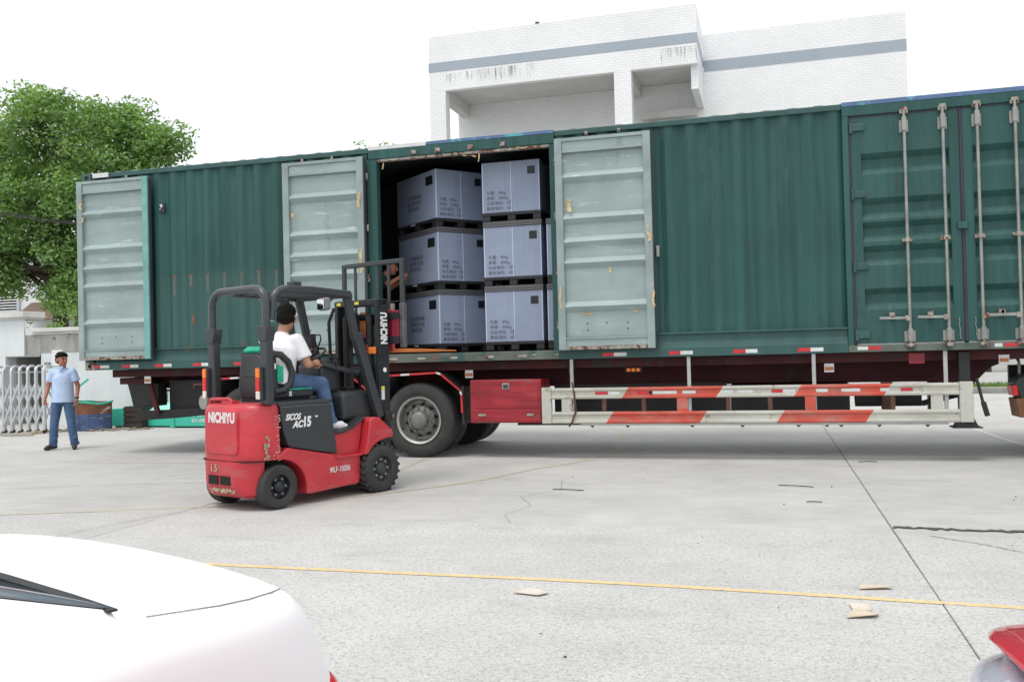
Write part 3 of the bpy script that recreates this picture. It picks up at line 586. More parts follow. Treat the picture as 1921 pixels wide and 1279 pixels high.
# ================================================================== PALLET BOXES IN THE HOLD
W_, D_ = 0.825, 1.2
def make_box():
    r = empty('pallet_box', (0, 0, 0), 0, False)
    MB().box(0.012, W_-0.012, 0.012, D_-0.012, 0.115, 0.80).build('sleeve', 'sleeve', r, bevel=0.004)
    p = MB().box(0, W_, 0, D_, 0.075, 0.118).build('pallet_deck', 'pallet', r, bevel=0.006)
    for i in range(3):
        for j in range(3):
            fx = 0.06 + i*(W_-0.12)/2; fy = 0.07 + j*(D_-0.14)/2
            MB().box(fx-0.055, fx+0.055, fy-0.065, fy+0.065, 0.0, 0.0755).build('pallet_foot', 'pallet', p, bevel=0.008)
    l = MB().box(0, W_, 0, D_, 0.79, 0.868).build('lid', 'lid', r, bevel=0.008)
    for z in (0.808, 0.846): MB().box(0.03, W_-0.03, -0.004, 0.0, z-0.004, z+0.004).box(-0.004, 0.0, 0.03, D_-0.03, z-0.004, z+0.004).build('lid_rib', 'plasticgrey', l)
    for x in (W_/2, W_-0.022): MB().box(x-0.005, x+0.005, 0.008, 0.0125, 0.118, 0.79).build('fold_line', 'sleeveedge', r)
    MB().box(0.008, 0.022, 0.008, 0.024, 0.118, 0.79).build('fold_line', 'sleeveedge', r)
    MB().box(W_-0.18, W_-0.075, 0.0095, 0.0125, 0.61, 0.715).build('label_pocket', 'patch', r)
    MB().box(0.0095, 0.0125, 0.10, 0.30, 0.60, 0.725).build('label_pocket', 'patch', r)
    for k, s in enumerate(('毛重：40kg', '承载：300kg', '动态堆码：3层', '静态堆码：4层')):
        text(s, 0.056, 'ink', r, (0.065, 0.0105, 0.365 - 0.070*k), (PI/2, 0, 0), 'printed_text', 'LEFT', bold=0.0)
    for k, s in enumerate(('可折叠围板箱', '循环使用包装', '请轻拿轻放')):
        text(s, 0.07, 'ink', r, (0.0105, 0.86, 0.46 - 0.08*k), (PI/2, 0, -PI/2), 'printed_text', 'LEFT')
    MB().box(-0.0045, -0.001, 0.62, 0.74, 0.085, 0.105).build('white_tag', 'tapewhite', r)
    return r
B0 = make_box(); GB = 'blue-grey pallet boxes stacked in the container'
spots = []
for i, nm in enumerate(('bottom', 'middle', 'top')): spots.append((-4.385, 11.80, rad(50), i, 'blue-grey pallet box, %s of the corner-on stack on the left in the open hold' % nm))
for i, nm in enumerate(('bottom', 'middle', 'top')): spots.append((-3.705, YC+0.35, 0, i, 'blue-grey pallet box, %s of the square-on stack in the middle of the open hold' % nm))
for i, nm in enumerate(('lower', 'upper')): spots.append((-2.835, YC+0.365, 0, i, 'narrow slice of the %s pallet box showing beside the right door post' % nm))
for k, (x, y, a, i, lab) in enumerate(spots):
    o = B0 if k == 0 else dupe(B0)
    o.location = (x + random.uniform(-.006, .006), y, 1.415 + 0.87*i)
    if i == 2:   # top boxes carry no lid
        for ch in [c for c in o.children if c.name.startswith('lid')]:
            for g2 in list(ch.children): bpy.data.objects.remove(g2)
            bpy.data.objects.remove(ch)
    o.rotation_euler = (0, 0, a); tag(o, lab, 'box', GB)

# ================================================================== SEMI TRAILER
tr = tag(empty('semi_trailer', (-3.5, YC+1.22, 0)), 'low maroon semi trailer with red and white side guard carrying the container', 'trailer')
ya, yb = YC+0.62, YC+1.72
for y in (ya, yb):
    MB().prism([(-9.64, 1.272), (-9.52, 1.15), (-9.22, 1.13), (-9.2, 1.0), (-8.4, 0.93), (1.95, 0.90), (2.05, 0.82), (2.23, 0.82), (2.34, 0.87), (2.52, 1.06), (2.75, 1.15), (4.6, 1.18), (4.6, 1.272)], 'y', y, y+0.08).build('main_beam', 'maroon', tr, bevel=0.01)
    MB().box(-9.5, 1.9, y-0.05, y+0.13, 0.925, 0.945).box(-9.6, 4.5, y-0.05, y+0.13, 1.250, 1.274).build('beam_flange', 'maroon', tr)
MB().box(-9.55, 4.4, YC+0.16, YC+0.22, 1.16, 1.274).build('side_rail', 'maroon', tr, bevel=0.006)
MB().box(-9.55, 4.4, YC+2.2, YC+2.26, 1.16, 1.274).build('side_rail', 'maroon', tr, bevel=0.006)
for k in range(14): x = -9.2 + k*0.98; MB().box(x, x+0.07, YC+0.22, YC+2.2, 1.15, 1.262).build('cross_member', 'maroon', tr)
for x, w in ((-7.9, 0.3), (-7.3, 0.5), (-6.0, 0.24), (-5.4, 0.4), (-0.6, 0.36), (0.2, 0.5)):
    MB().box(x, x+w, ya-0.004, ya-0.001, 1.16, 1.20).build('faded_marking', pm('faded_marking', (0.13, 0.11, 0.10), 0.7, var=0.4, vs=14), tr)
# rear end: step, lamp board, strut and underrun bar
MB().box(-9.52, -9.05, YC+0.28, YC+2.1, 1.05, 1.15).build('rear_step', 'maroon', tr, bevel=0.006)
MB().prism([(-9.40, 1.06), (-8.86, 1.06), (-8.86, 0.72), (-9.30, 0.70)], 'y', YC+0.30, YC+0.52).build('lamp_board', 'black', tr, bevel=0.01)
MB().bar((-8.95, YC+0.22, 1.12), (-8.80, YC+0.22, 0.60), 0.05, 0.07).build('rear_strut', 'maroon', tr, bevel=0.005)
MB().prism([(-9.23, 0.50), (-9.23, 0.64), (-8.7, 0.66), (-7.75, 0.70), (-7.75, 0.60), (-8.5, 0.54)], 'y', YC+0.26, YC+0.40).build('underrun_bar', 'black', tr, bevel=0.01)
MB().box(-8.75, -7.85, YC+0.42, YC+0.56, 0.62, 1.10).build('underrun_plate', 'black', tr, bevel=0.01)
MB().box(-8.72, -7.85, YC+1.2, YC+1.26, 0.68, 1.10).build('axle_bracket', 'black', tr)
MB().tube([(-8.22, YC+0.28, 0.98), (-8.22, YC+0.28, 1.03), (-7.98, YC+0.28, 1.04), (-7.98, YC+0.28, 0.98)], 0.014, 8).build('grab_bar', 'tool', tr)
# wheels
def wheel_parts(parent, x, y, z, R, near=True):
    """heavy road wheel; outer face at y (towards the viewer) when near"""
    s = 1 if near else -1
    w = 0.27
    P = [(0.30, 0.02), (0.36, -0.004), (R-0.10, -0.012), (R-0.03, 0.004), (R-0.008, 0.03), (R, 0.06), (R, w-0.06), (R-0.008, w-0.03), (R-0.03, w), (0.36, w), (0.30, w-0.02)]
    t = MB().lathe([(r, y + s*h - y) for r, h in P], (x, y, z), 'y', 48, closed=True)
    wh = t.build('wheel', 'tyre', parent, smooth=50)
    g_ = MB()
    for k in range(4):
        yy = s*(0.075 + k*0.04); g_.lathe([(R+0.0006, yy-0.004), (R+0.0006, yy+0.004), (R-0.004, yy+0.004), (R-0.004, yy-0.004)], (x, y, z), 'y', 40, closed=True)
    g_.build('tread_groove', 'hole', wh)
    MB().lathe([(0.305, s*0.0), (0.318, s*-0.006), (0.318, s*0.03), (0.296, s*0.03), (0.290, s*0.012)], (x, y, z), 'y', 48, closed=True).build('rim_edge', 'rimedge', wh, smooth=40)
    MB().lathe([(0.300, s*0.02), (0.285, s*0.07), (0.262, s*0.115), (0.225, s*0.118), (0.185, s*0.07), (0.130, s*0.055), (0.118, s*0.02), (0.105, s*-0.02), (0.085, s*-0.035), (0.0, s*-0.04)], (x, y, z), 'y', 48, cap0=False).build('rim', 'rim', wh, smooth=40)
    for k in range(10):
        a = 2*PI*k/10 + 0.2; c = (x+0.205*math.cos(a), y+s*0.088, z+0.205*math.sin(a))
        hb = MB().lathe([(0.0, s*-0.012), (0.026, s*-0.012), (0.026, s*0.03)], c, 'y', 14); hb.build('vent_hole', 'hole', wh)
    for k in range(10):
        a = 2*PI*(k+0.5)/10 + 0.2; c = (x+0.155*math.cos(a), y+s*0.056, z+0.155*math.sin(a))
        MB().cyl(c, (c[0], c[1]-s*0.03, c[2]), 0.017, 0.014, 8).build('wheel_nut', 'rim', wh)
    return wh
for ax in (-4.577, -5.89, -7.20):
    wheel_parts(tr, ax, YC+0.05, 0.503, 0.503)
    for yy in (YC+0.40, YC+1.76): MB().lathe([(0.28, 0), (0.47, -0.01), (0.5, 0.04), (0.5, 0.23), (0.47, 0.27), (0.28, 0.27)], (ax, yy, 0.503), 'y', 40).build('inner_wheel', 'tyre', tr, smooth=50)
    MB().lathe([(0.28, 0), (0.47, -0.01), (0.5, 0.04), (0.5, 0.23), (0.47, 0.27), (0.28, 0.27)], (ax, YC+2.12, 0.503), 'y', 40).build('outer_wheel', 'tyre', tr, smooth=50)
    MB().cyl((ax, YC+0.3, 0.503), (ax, YC+2.1, 0.503), 0.075, n=12).build('axle', 'black', tr)
    MB().tube([(ax-0.55, ya+0.04, 0.66), (ax-0.2, ya+0.04, 0.60), (ax+0.2, ya+0.04, 0.60), (ax+0.55, ya+0.04, 0.66)], 0.05, 8).box(ax-0.62, ax-0.50, ya, ya+0.08, 0.6, 0.95).build('leaf_spring', 'black', tr)
# mudguard over each wheel, edge banded with tape
def guard_arc(cx, right_tail):
    P = [(cx-0.62, 0.80), (cx-0.40, 1.085), (cx-0.36, 1.125), (cx+0.28, 1.150), (cx+0.34, 1.130), (cx+0.62, 0.90), (cx+0.64, 0.84)] + ([(cx+0.645, 0.60)] if right_tail else [])
    out = [(p[0], p[1]) for p in P]; inn = [(p[0], p[1]-0.022) if 0 < i < len(P)-1 else (p[0]+(0.02 if i == 0 else -0.02), p[1]) for i, p in enumerate(P)][::-1]
    mg = MB().prism(out+inn, 'y', YC+0.02, YC+0.64).build('mudguard', 'fender', tr)
    segs = []
    for i in range(len(P)-1):
        a, b = Vector(P[i]), Vector(P[i+1]); n = max(1, round((b-a).length/0.14))
        for k in range(n): segs.append((a.lerp(b, k/n), a.lerp(b, (k+1)/n)))
    for k, (a, b) in enumerate(segs):
        q = Vector((0, -0.018))
        if abs((b-a).x) < 0.05: q = Vector((-0.018, 0))
        MB().prism([tuple(a), tuple(b), tuple(b+q*1.4), tuple(a+q*1.4)], 'y', YC+0.006, YC+0.0195).build('guard_band', ('tapered', 'tapewhite', 'tapered', 'tapered')[k % 4] if cx > -6.5 else ('bracket', 'tapered', 'tapewhite')[k % 3], mg)
guard_arc(-4.577, True); guard_arc(-5.89, False); guard_arc(-7.20, False)
# mud flap
MB().box(-3.96, -3.93, YC+0.05, YC+0.62, 0.45, 0.95).build('mud_flap', 'fender', tr)
# tool box
tb = MB().box(-3.828, -2.866, YC+0.02, YC+0.55, 0.465, 1.03).build('toolbox', 'tool', tr, bevel=0.012)
MB().box(-3.76, -2.90, YC+0.012, YC+0.0195, 0.66, 1.0).build('toolbox_door', 'tool', tb, bevel=0.006)
MB().box(-3.80, -2.88, YC+0.013, YC+0.0195, 0.488, 0.64).build('toolbox_panel', 'tool', tb, bevel=0.004)
MB().box(-3.385, -3.285, YC+0.000, YC+0.0115, 0.90, 0.985).build('latch', 'galv', tb, bevel=0.01)
MB().box(-3.365, -3.305, YC-0.004, YC-0.0005, 0.918, 0.962).build('latch_recess', 'gasket', tb)
for x in (-3.72, -3.06): MB().box(x, x+0.11, YC+0.004, YC+0.0125, 0.555, 0.585).build('box_hinge', 'bracket', tb, bevel=0.003)
# side guard
def rail_prof(z0, z1):
    d = (z1-z0); y = YC-0.02
    return [(y+0.012, z0), (y, z0+0.012), (y, z0+d*0.24), (y+0.014, z0+d*0.30), (y+0.014, z0+d*0.70), (y, z0+d*0.76), (y, z1-0.012), (y+0.012, z1), (y+0.05, z1), (y+0.05, z0)]
sg = MB().prism(rail_prof(0.768, 0.908), 'x', -2.720, 2.060).build('guard_rail', 'stripe', tr)
MB().prism(rail_prof(0.455, 0.604), 'x', -2.720, 2.060).build('guard_rail', 'stripe', tr)
for a, b in ((-2.85, -2.722), (2.062, 2.205)): MB().box(a, b, YC-0.026, YC+0.05, 0.455, 0.918).build('guard_end', 'white', tr, bevel=0.01)
for a, b, mt in ((-2.59, -2.455, 'white'), (-1.13, -0.995, 'stripe'), (0.38, 0.50, 'stripe'), (1.76, 1.89, 'white')): MB().box(a, b, YC-0.012, YC+0.03, 0.600, 0.772).build('guard_post', mt, tr, bevel=0.004)
for x in (-2.04, -1.54, -0.51, -0.02, 1.353): MB().box(x-0.026, x+0.026, YC-0.008, YC+0.03, 0.585, 0.785).build('guard_strut', 'brown', tr, bevel=0.003)
for a, b, mt in ((-2.15, -1.99, 'tapered'), (-1.98, -1.84, 'tapewhite'), (-1.62, -1.48, 'tapered'), (-1.44, -1.13, 'tapewhite'), (-1.06, -0.90, 'tapewhite'), (-0.60, -0.45, 'tapewhite'), (-0.40, -0.22, 'tapewhite'), (0.0, 0.13, 'tapered'), (0.13, 0.27, 'tapewhite'), (0.51, 0.64, 'tapewhite'), (0.79, 1.0, 'tapewhite'), (1.22, 1.32, 'tapewhite'), (1.44, 1.57, 'tapered')):
    MB().box(a, b, YC-0.0085, YC-0.0062, 0.820, 0.858).build('reflective_tape', mt, tr)
MB().lathe([(0.0, -0.004), (0.022, -0.004), (0.022, 0.004)], (-1.45, YC-0.018, 0.84), 'y', 14).build('rail_hole', 'hole', tr)
MB().box(-2.35, 1.94, YC+0.0, YC+0.05, 0.428, 0.453).build('under_strip', 'alu', tr)
for x in (-2.2, -1.75, -0.95, -0.35, 0.3, 0.62, 0.78, 1.2, 1.72): MB().prism([(x-0.03, 0.428), (x+0.03, 0.428), (x, 0.40)], 'y', YC+0.005, YC+0.03).build('strip_lug', 'black', tr)
MB().box(-3.2, -2.35, YC+0.05, YC+0.12, 0.432, 0.462).build('under_pipe', 'black', tr, bevel=0.006)
for x in (-2.455, -0.976, 0.492, 1.93): MB().box(x-0.022, x+0.022, YC+0.02, YC+0.045, 0.60, 1.275).build('guard_hanger', 'alu', tr, bevel=0.004)
# dark gear behind the guard: rack, tank, spare wheel
MB().box(-2.80, -0.55, YC+0.50, YC+0.60, 0.50, 0.93).build('rack_panel', 'black', tr)
MB().box(-0.50, 0.92, YC+0.46, YC+1.5, 0.50, 0.90).build('battery_box', 'black', tr, bevel=0.01)
MB().cyl((1.0, YC+0.7, 0.72), (1.75, YC+0.7, 0.72), 0.12, n=18).build('air_tank', 'black', tr, smooth=40)
MB().box(1.28, 1.40, YC+0.35, YC+0.5, 0.58, 0.92).build('tank_bracket', 'brown', tr)
MB().lathe([(0.25, 0), (0.46, 0.0), (0.48, 0.05), (0.48, 0.2), (0.46, 0.25), (0.25, 0.25)], (-2.0, YC+1.1, 0.62), 'z', 32).build('spare_wheel', 'tyre', tr, smooth=50)
MB().box(1.56, 1.73, YC+0.155, YC+0.159, 1.13, 1.252).build('plate', 'tool', tr)
# small lamps and stickers
l = MB().box(-1.79, -1.57, YC+0.13, YC+0.16, 1.085, 1.158).build('side_lamp', 'black', tr, bevel=0.02)
for x in (-1.74, -1.68, -1.62): MB().ell((x, YC+0.13, 1.122), (0.026, 0.014, 0.024)).build('lamp_lens', 'amber', l, smooth=60)
for x, z in ((-3.883, 1.109), (-8.925, 1.115), (0.672, 1.10), (2.567, 1.16)):
    s_ = MB().box(x-0.055, x+0.055, YC+0.153, YC+0.1595, z-0.052, z+0.052).build('side_sticker', 'tapewhite', tr)
    MB().box(x-0.048, x+0.048, YC+0.1505, YC+0.1525, z-0.03, z+0.012).build('sticker_band', pm('orange_band', (0.45, 0.15, 0.05), 0.5), s_)
MB().tube([(-2.5, YC+0.1, 1.15), (-2.42, YC-0.03, 0.85), (-2.40, YC-0.03, 0.62), (-2.46, YC-0.03, 0.46), (-2.5, YC, 0.42)], 0.012, 6).build('hose', 'brown', tr)
# landing leg
lg = MB().box(2.075, 2.195, YC+0.06, YC+0.20, 0.48, 1.26).build('landing_leg', 'black', tr, bevel=0.008)
MB().prism([(1.985, 0.385), (2.30, 0.385), (2.30, 0.398), (2.255, 0.402), (2.21, 0.50), (2.075, 0.50), (2.03, 0.402), (1.985, 0.398)], 'y', YC+0.0, YC+0.26).build('foot', 'black', lg, bevel=0.004)
MB().bar((2.26, YC+0.08, 0.95), (2.33, YC+0.08, 0.62), 0.03, 0.03).bar((2.32, YC+0.07, 0.68), (2.36, YC+0.07, 0.52), 0.05, 0.05).build('crank', 'black', lg, bevel=0.004)
MB().bar((2.12, YC+0.13, 0.78), (1.80, YC+0.9, 0.62), 0.06, 0.06).build('brace', 'black', lg)
MB().box(2.075, 2.195, YC+2.2, YC+2.34, 0.40, 1.26).build('landing_leg', 'black', tr)

# ================================================================== TRACTOR TRUCK (only its tail is in view)
tk = tag(empty('tractor_truck', (5.0, YC+1.22, 0)), 'tail of the towing truck at the right edge with red lamp under the container', 'truck')
G['tkgreen'] = pm('truck_dark_green', (0.018, 0.030, 0.027), 0.4, var=0.2)
for y in (YC+0.75, YC+1.65): MB().box(2.95, 6.6, y, y+0.07, 0.82, 1.06).build('chassis_rail', 'black', tk)
for ax in (3.80, 5.05):
    wheel_parts(tk, ax, YC+0.12, 0.503, 0.503)
    MB().lathe([(0.28, 0), (0.47, -0.01), (0.5, 0.04), (0.5, 0.23), (0.47, 0.27), (0.28, 0.27)], (ax, YC+2.05, 0.503), 'y', 36).build('far_wheel', 'tyre', tk, smooth=50)
    MB().cyl((ax, YC+0.3, 0.503), (ax, YC+2.1, 0.503), 0.08, n=12).build('axle', 'black', tk)
arc = [(3.60-0.78*math.cos(t), 0.42+0.66*math.sin(t)) for t in (PI*k/12 for k in range(1, 7))]
arc += [(5.0, 1.08)]
MB().prism(arc + [(p[0]+0.03, p[1]-0.03) for p in arc[::-1]], 'y', YC+0.10, YC+0.62).build('mudguard', 'tkgreen', tk, bevel=0.01)
MB().prism([(2.70, 0.88), (2.74, 0.94), (2.95, 1.0), (2.95, 0.52), (2.82, 0.52)], 'y', YC+0.30, YC+0.66).build('tail_bracket', 'tkgreen', tk, bevel=0.02)
tl = MB().obox((2.705, YC+0.42, 0.795), (0.055, 0.26, 0.12), Matrix.Rotation(rad(-6), 3, 'Y')).build('tail_lamp', 'redlens', tk, bevel=0.008)
for k in range(3): MB().obox((2.676, YC+0.345+0.075*k, 0.795), (0.006, 0.06, 0.10), Matrix.Rotation(rad(-6), 3, 'Y')).build('lamp_cell', 'redlens', tl)
MB().prism([(2.705, 0.70), (2.83, 0.71), (2.84, 0.48), (2.735, 0.485)], 'y', YC+0.28, YC+0.64).build('mud_flap', pm('brown_flap', (0.22, 0.10, 0.035), 0.6, var=0.3, vs=6), tk, bevel=0.01)
MB().tube([(2.80, YC+0.5, 0.98), (2.80, YC+0.5, 1.12), (2.83, YC+0.7, 1.16)], 0.018, 8).build('hose', 'galv', tk)
MB().box(4.9, 7.4, YC+0.12, YC+2.34, 1.0, 3.3).build('cab', 'tkgreen', tk, bevel=0.1)
MB().box(5.4, 6.9, YC+0.10, YC+0.119, 2.1, 3.0).build('cab_window', 'cglass', tk)
wheel_parts(tk, 6.75, YC+0.12, 0.503, 0.503)

# ================================================================== FORKLIFT
FK_LOC, FK_ROT = (-4.742, 7.582, 0), rad(68)
fk = tag(empty('forklift', FK_LOC, FK_ROT, False), 'red and charcoal electric forklift driving up to the open container', 'forklift')
def rrect(x0, x1, hw, rr, fr=0.03, n=8):
    """plan ring: rear (x0) corners rounded rr, front corners fr"""
    pts = []
    for cx, cy, a0, r in ((x1-fr, hw-fr, 0, fr), (x0+rr, hw-rr, PI/2, rr), (x0+rr, -hw+rr, PI, rr), (x1-fr, -hw+fr, 1.5*PI, fr)):
        pts += [(cx + r*math.cos(a0 + PI/2*k/n), cy + r*math.sin(a0 + PI/2*k/n)) for k in range(n+1)]
    return pts
def ringz(z, *a, **k): return [(p[0], p[1], z) for p in rrect(*a, **k)]
# counterweight
cw = MB().loft([ringz(0.455, -0.305, 0.03, 0.425, 0.235), ringz(0.50, -0.308, 0.03, 0.432, 0.24), ringz(0.90, -0.295, 0.015, 0.435, 0.24), ringz(0.945, -0.280, 0.012, 0.425, 0.235), ringz(0.968, -0.245, 0.010, 0.39, 0.20)]).build('counterweight', 'fred', fk, smooth=38)
MB().loft([ringz(0.115, -0.245, -0.12, 0.30, 0.10), ringz(0.15, -0.290, -0.12, 0.355, 0.16), ringz(0.25, -0.315, -0.12, 0.375, 0.185), ringz(0.448, -0.318, -0.12, 0.385, 0.19)]).build('counterweight_base', 'fred', fk, smooth=38)
MB().loft([ringz(0.446, -0.305, 0.0, 0.41, 0.16), ringz(0.457, -0.305, 0.0, 0.41, 0.16)]).build('counterweight_groove', 'hole', fk)
def rpanel(y0, y1, z0, z1, r=0.04, n=6):
    P = []
    for cy, cz, a0 in ((y1-r, z1-r, 0), (y0+r, z1-r, PI/2), (y0+r, z0+r, PI), (y1-r, z0+r, 1.5*PI)): P += [(cy+r*math.cos(a0+PI/2*k/n), cz+r*math.sin(a0+PI/2*k/n)) for k in range(n+1)]
    return P
rp = MB().prism(rpanel(-0.245, 0.245, 0.51, 0.915), 'x', -0.320, -0.27).build('rear_panel', 'fred', fk, bevel=0.012, segs=3, smooth=50)
text('NICHIYU', 0.125, 'wornink', rp, (-0.3215, -0.02, 0.805), (PI/2, 0, -PI/2), bold=0.007, sx=0.80)
for y0, y1 in ((0.05, 0.19), (-0.13, 0.01)): MB().box(-0.326, -0.29, y0, y1, 0.235, 0.315).build('vent_slot', 'hole', cw)
text('1.5', 0.09, 'scrape', cw, (-0.3225, 0.11, 0.355), (PI/2, 0, -PI/2), bold=0.002)
for (y, z, w, h_) in ((-0.385, 0.56, 0.012, 0.20),):
    r_ = random.Random(3)
    for k in range(26):
        zz = 0.47 + 0.20*r_.random()**1.3; MB().obox((-0.135 + r_.uniform(-.022, .022), -0.4355, zz), (r_.uniform(.008, .026), 0.003, r_.uniform(.01, .03)), Matrix.Rotation(r_.uniform(-.6, .6), 3, 'Y')).build('paint_scrape', 'scrape', cw)
    for k in range(40):
        zz = 0.44 + 0.44*r_.random(); MB().obox((0.006 + r_.uniform(-.045, .008)*(1 if zz > .55 else 1.6), -0.4365, zz), (r_.uniform(.004, .022), 0.002, r_.uniform(.003, .009)), Matrix.Rotation(r_.uniform(-.5, .5), 3, 'Y')).build('paint_scrape', 'wornink' if k % 2 else 'scrape', cw)
    for k in range(60):
        t = r_.random(); MB().obox((-0.308 + abs(t-.5)**2*0.05, 0.20 - 0.40*t, 0.185 + r_.gauss(0, .012)), (0.012, r_.uniform(.006, .04), r_.uniform(.004, .012)), Matrix.Rotation(r_.uniform(-.5, .5), 3, 'X')).build('paint_scrape', 'scrape', cw)
# lifting handle on the hood
MB().tube([(-0.20, 0.33, 0.955), (-0.20, 0.30, 1.005), (-0.20, 0.02, 1.01), (-0.20, -0.04, 0.96)], 0.018, 8).box(-0.23, -0.15, -0.06, 0.10, 0.962, 0.995).build('hood_handle', 'fred', fk, smooth=40)
# chassis side profile with wheel arch
def arcpts(cx, cz, r, a0, a1, n=14): return [(cx + r*math.cos(a0+(a1-a0)*k/n), cz + r*math.sin(a0+(a1-a0)*k/n)) for k in range(n+1)]
ch = [(0.06, 0.53)] + [(0.10, 0.552), (0.686, 0.427), (0.99, 0.395), (0.985, 0.20), (0.965, 0.118), (0.36, 0.095), (0.312, 0.10)] + arcpts(0.02, 0.155, 0.292, -0.1, PI*0.5, 12) + [(-0.03, 0.448), (-0.03, 0.47)]
MB().prism(ch, 'y', -0.438, 0.438).build('chassis', 'fred', fk, bevel=0.014, smooth=40)
MB().box(-0.20, 0.30, -0.26, 0.26, 0.12, 0.44).build('rear_axle', 'black', fk, bevel=0.02)
text('MLF-10006', 0.078, 'wornink', fk, (0.72, -0.4392, 0.262), (PI/2, 0, 0), 'side_number', bold=0.001, sx=0.72)
# battery cover (charcoal) with side panel
bp = [(0.012, 0.956), (0.615, 0.930), (0.690, 0.437), (0.135, 0.552), (0.10, 0.575), (0.055, 0.70)]
bc = MB().prism(bp, 'y', -0.443, 0.443).build('battery_cover', 'fdark', fk, bevel=0.012, smooth=40)
MB().box(0.0, 0.64, -0.445, 0.445, 0.934, 0.972).build('hood_lid', 'fdark', fk, bevel=0.012)
MB().box(0.02, 0.61, -0.4462, -0.4442, 0.925, 0.930).build('hood_seam', 'plasticgrey', bc)
text('SICOS', 0.078, 'whiteink', bc, (0.155, -0.4448, 0.805), (PI/2, 0, 0), bold=0.003, shear=0.35, sx=0.80)
text('AC', 0.085, 'whiteink', bc, (0.208, -0.4448, 0.732), (PI/2, 0, 0), bold=0.004, shear=0.35, sx=0.95)
text('15', 0.125, 'whiteink', bc, (0.315, -0.4448, 0.735), (PI/2, 0, 0), bold=0.006, shear=0.12, sx=0.80)
MB().prism([(0.41, 0.826), (0.455, 0.826), (0.435, 0.806)], 'y', -0.4462, -0.4445).build('logo_arrow', 'whiteink', bc)
# step, floor and front fenders
MB().box(0.665, 1.005, -0.462, 0.462, 0.392, 0.414).build('step_plate', 'fred', fk, bevel=0.006)
MB().prism([(0.64, 0.41), (0.62, 0.620), (0.78, 0.628), (0.92, 0.660), (1.06, 0.742), (1.0, 0.41)], 'y', -0.40, 0.40).build('floor_riser', 'fred', fk, bevel=0.01)
MB().prism([(0.62, 0.621), (0.78, 0.629), (0.92, 0.661), (1.08, 0.75), (1.08, 0.775), (0.92, 0.687), (0.78, 0.654), (0.62, 0.645)], 'y', -0.42, 0.42).build('floor_mat', 'seat', fk, bevel=0.006)
for s in (-1, 1):
    fe = [(0.995, 0.395), (1.03, 0.50), (1.075, 0.735), (1.12, 0.765), (1.20, 0.755), (1.385, 0.615), (1.392, 0.548)] + [(1.33, 0.542), (1.24, 0.528), (1.16, 0.500), (1.09, 0.455), (1.05, 0.405)]
    MB().prism(fe, 'y', s*0.30, s*0.50).build('front_fender', 'fred', fk, bevel=0.012, smooth=40)
MB().box(1.0, 1.36, -0.30, 0.30, 0.16, 0.72).build('front_frame', 'fdark', fk, bevel=0.01)
MB().cyl((1.222, -0.33, 0.235), (1.222, 0.33, 0.235), 0.08, n=14).build('drive_axle', 'black', fk)
# wheels
def fork_wheel(x, ys, R, w, lugs, front):
    s = 1 if ys > 0 else -1; z = R
    prof = [(R*0.55, 0.0), (R*0.62, -0.006), (R*0.92, -0.006), (R*0.985, 0.012), (R, 0.03), (R, w-0.03), (R*0.95, w), (R*0.55, w)]
    wh = MB().lathe([(r, -s*h_) for r, h_ in prof], (x, ys, z), 'y', 40, closed=True).build('wheel', 'tyre', fk, smooth=50)
    if lugs:
        for k in range(22):
            a = 2*PI*k/22; c = Vector((x + (R+0.004)*math.cos(a), ys - s*w*0.27, z + (R+0.004)*math.sin(a)))
            MB().obox(c, (0.030, w*0.52, 0.030), Matrix.Rotation(-a, 3, 'Y') @ Matrix.Rotation(s*0.5, 3, 'X')).build('tread_lug', 'tyre', wh, bevel=0.004)
            c2 = Vector((x + (R+0.004)*math.cos(a+0.14), ys - s*w*0.73, z + (R+0.004)*math.sin(a+0.14)))
            MB().obox(c2, (0.030, w*0.46, 0.030), Matrix.Rotation(-a-0.14, 3, 'Y')).build('tread_lug', 'tyre', wh)
    hub = G['fdark'] if front else G['mast']
    MB().lathe([(R*0.58, 0.0), (R*0.54, -s*0.02), (R*0.48, -s*0.045), (R*0.30, -s*0.045), (R*0.26, -s*0.012), (R*0.16, -s*-0.006), (0, -s*-0.010)], (x, ys, z), 'y', 32, cap0=False).build('rim', hub, wh, smooth=40)
    nb = 8 if front else 6
    for k in range(nb):
        a = 2*PI*k/nb; c = (x + R*0.38*math.cos(a), ys - s*0.042, z + R*0.38*math.sin(a))
        MB().cyl(c, (c[0], c[1] + s*0.022, c[2]), 0.014, 0.012, 8).build('wheel_nut', 'galv' if front else 'plasticgrey', wh)
for s in (-1, 1):
    fork_wheel(0.005, s*0.435, 0.203, 0.15, False, False); fork_wheel(1.222, s*0.505, 0.238, 0.19, True, True)
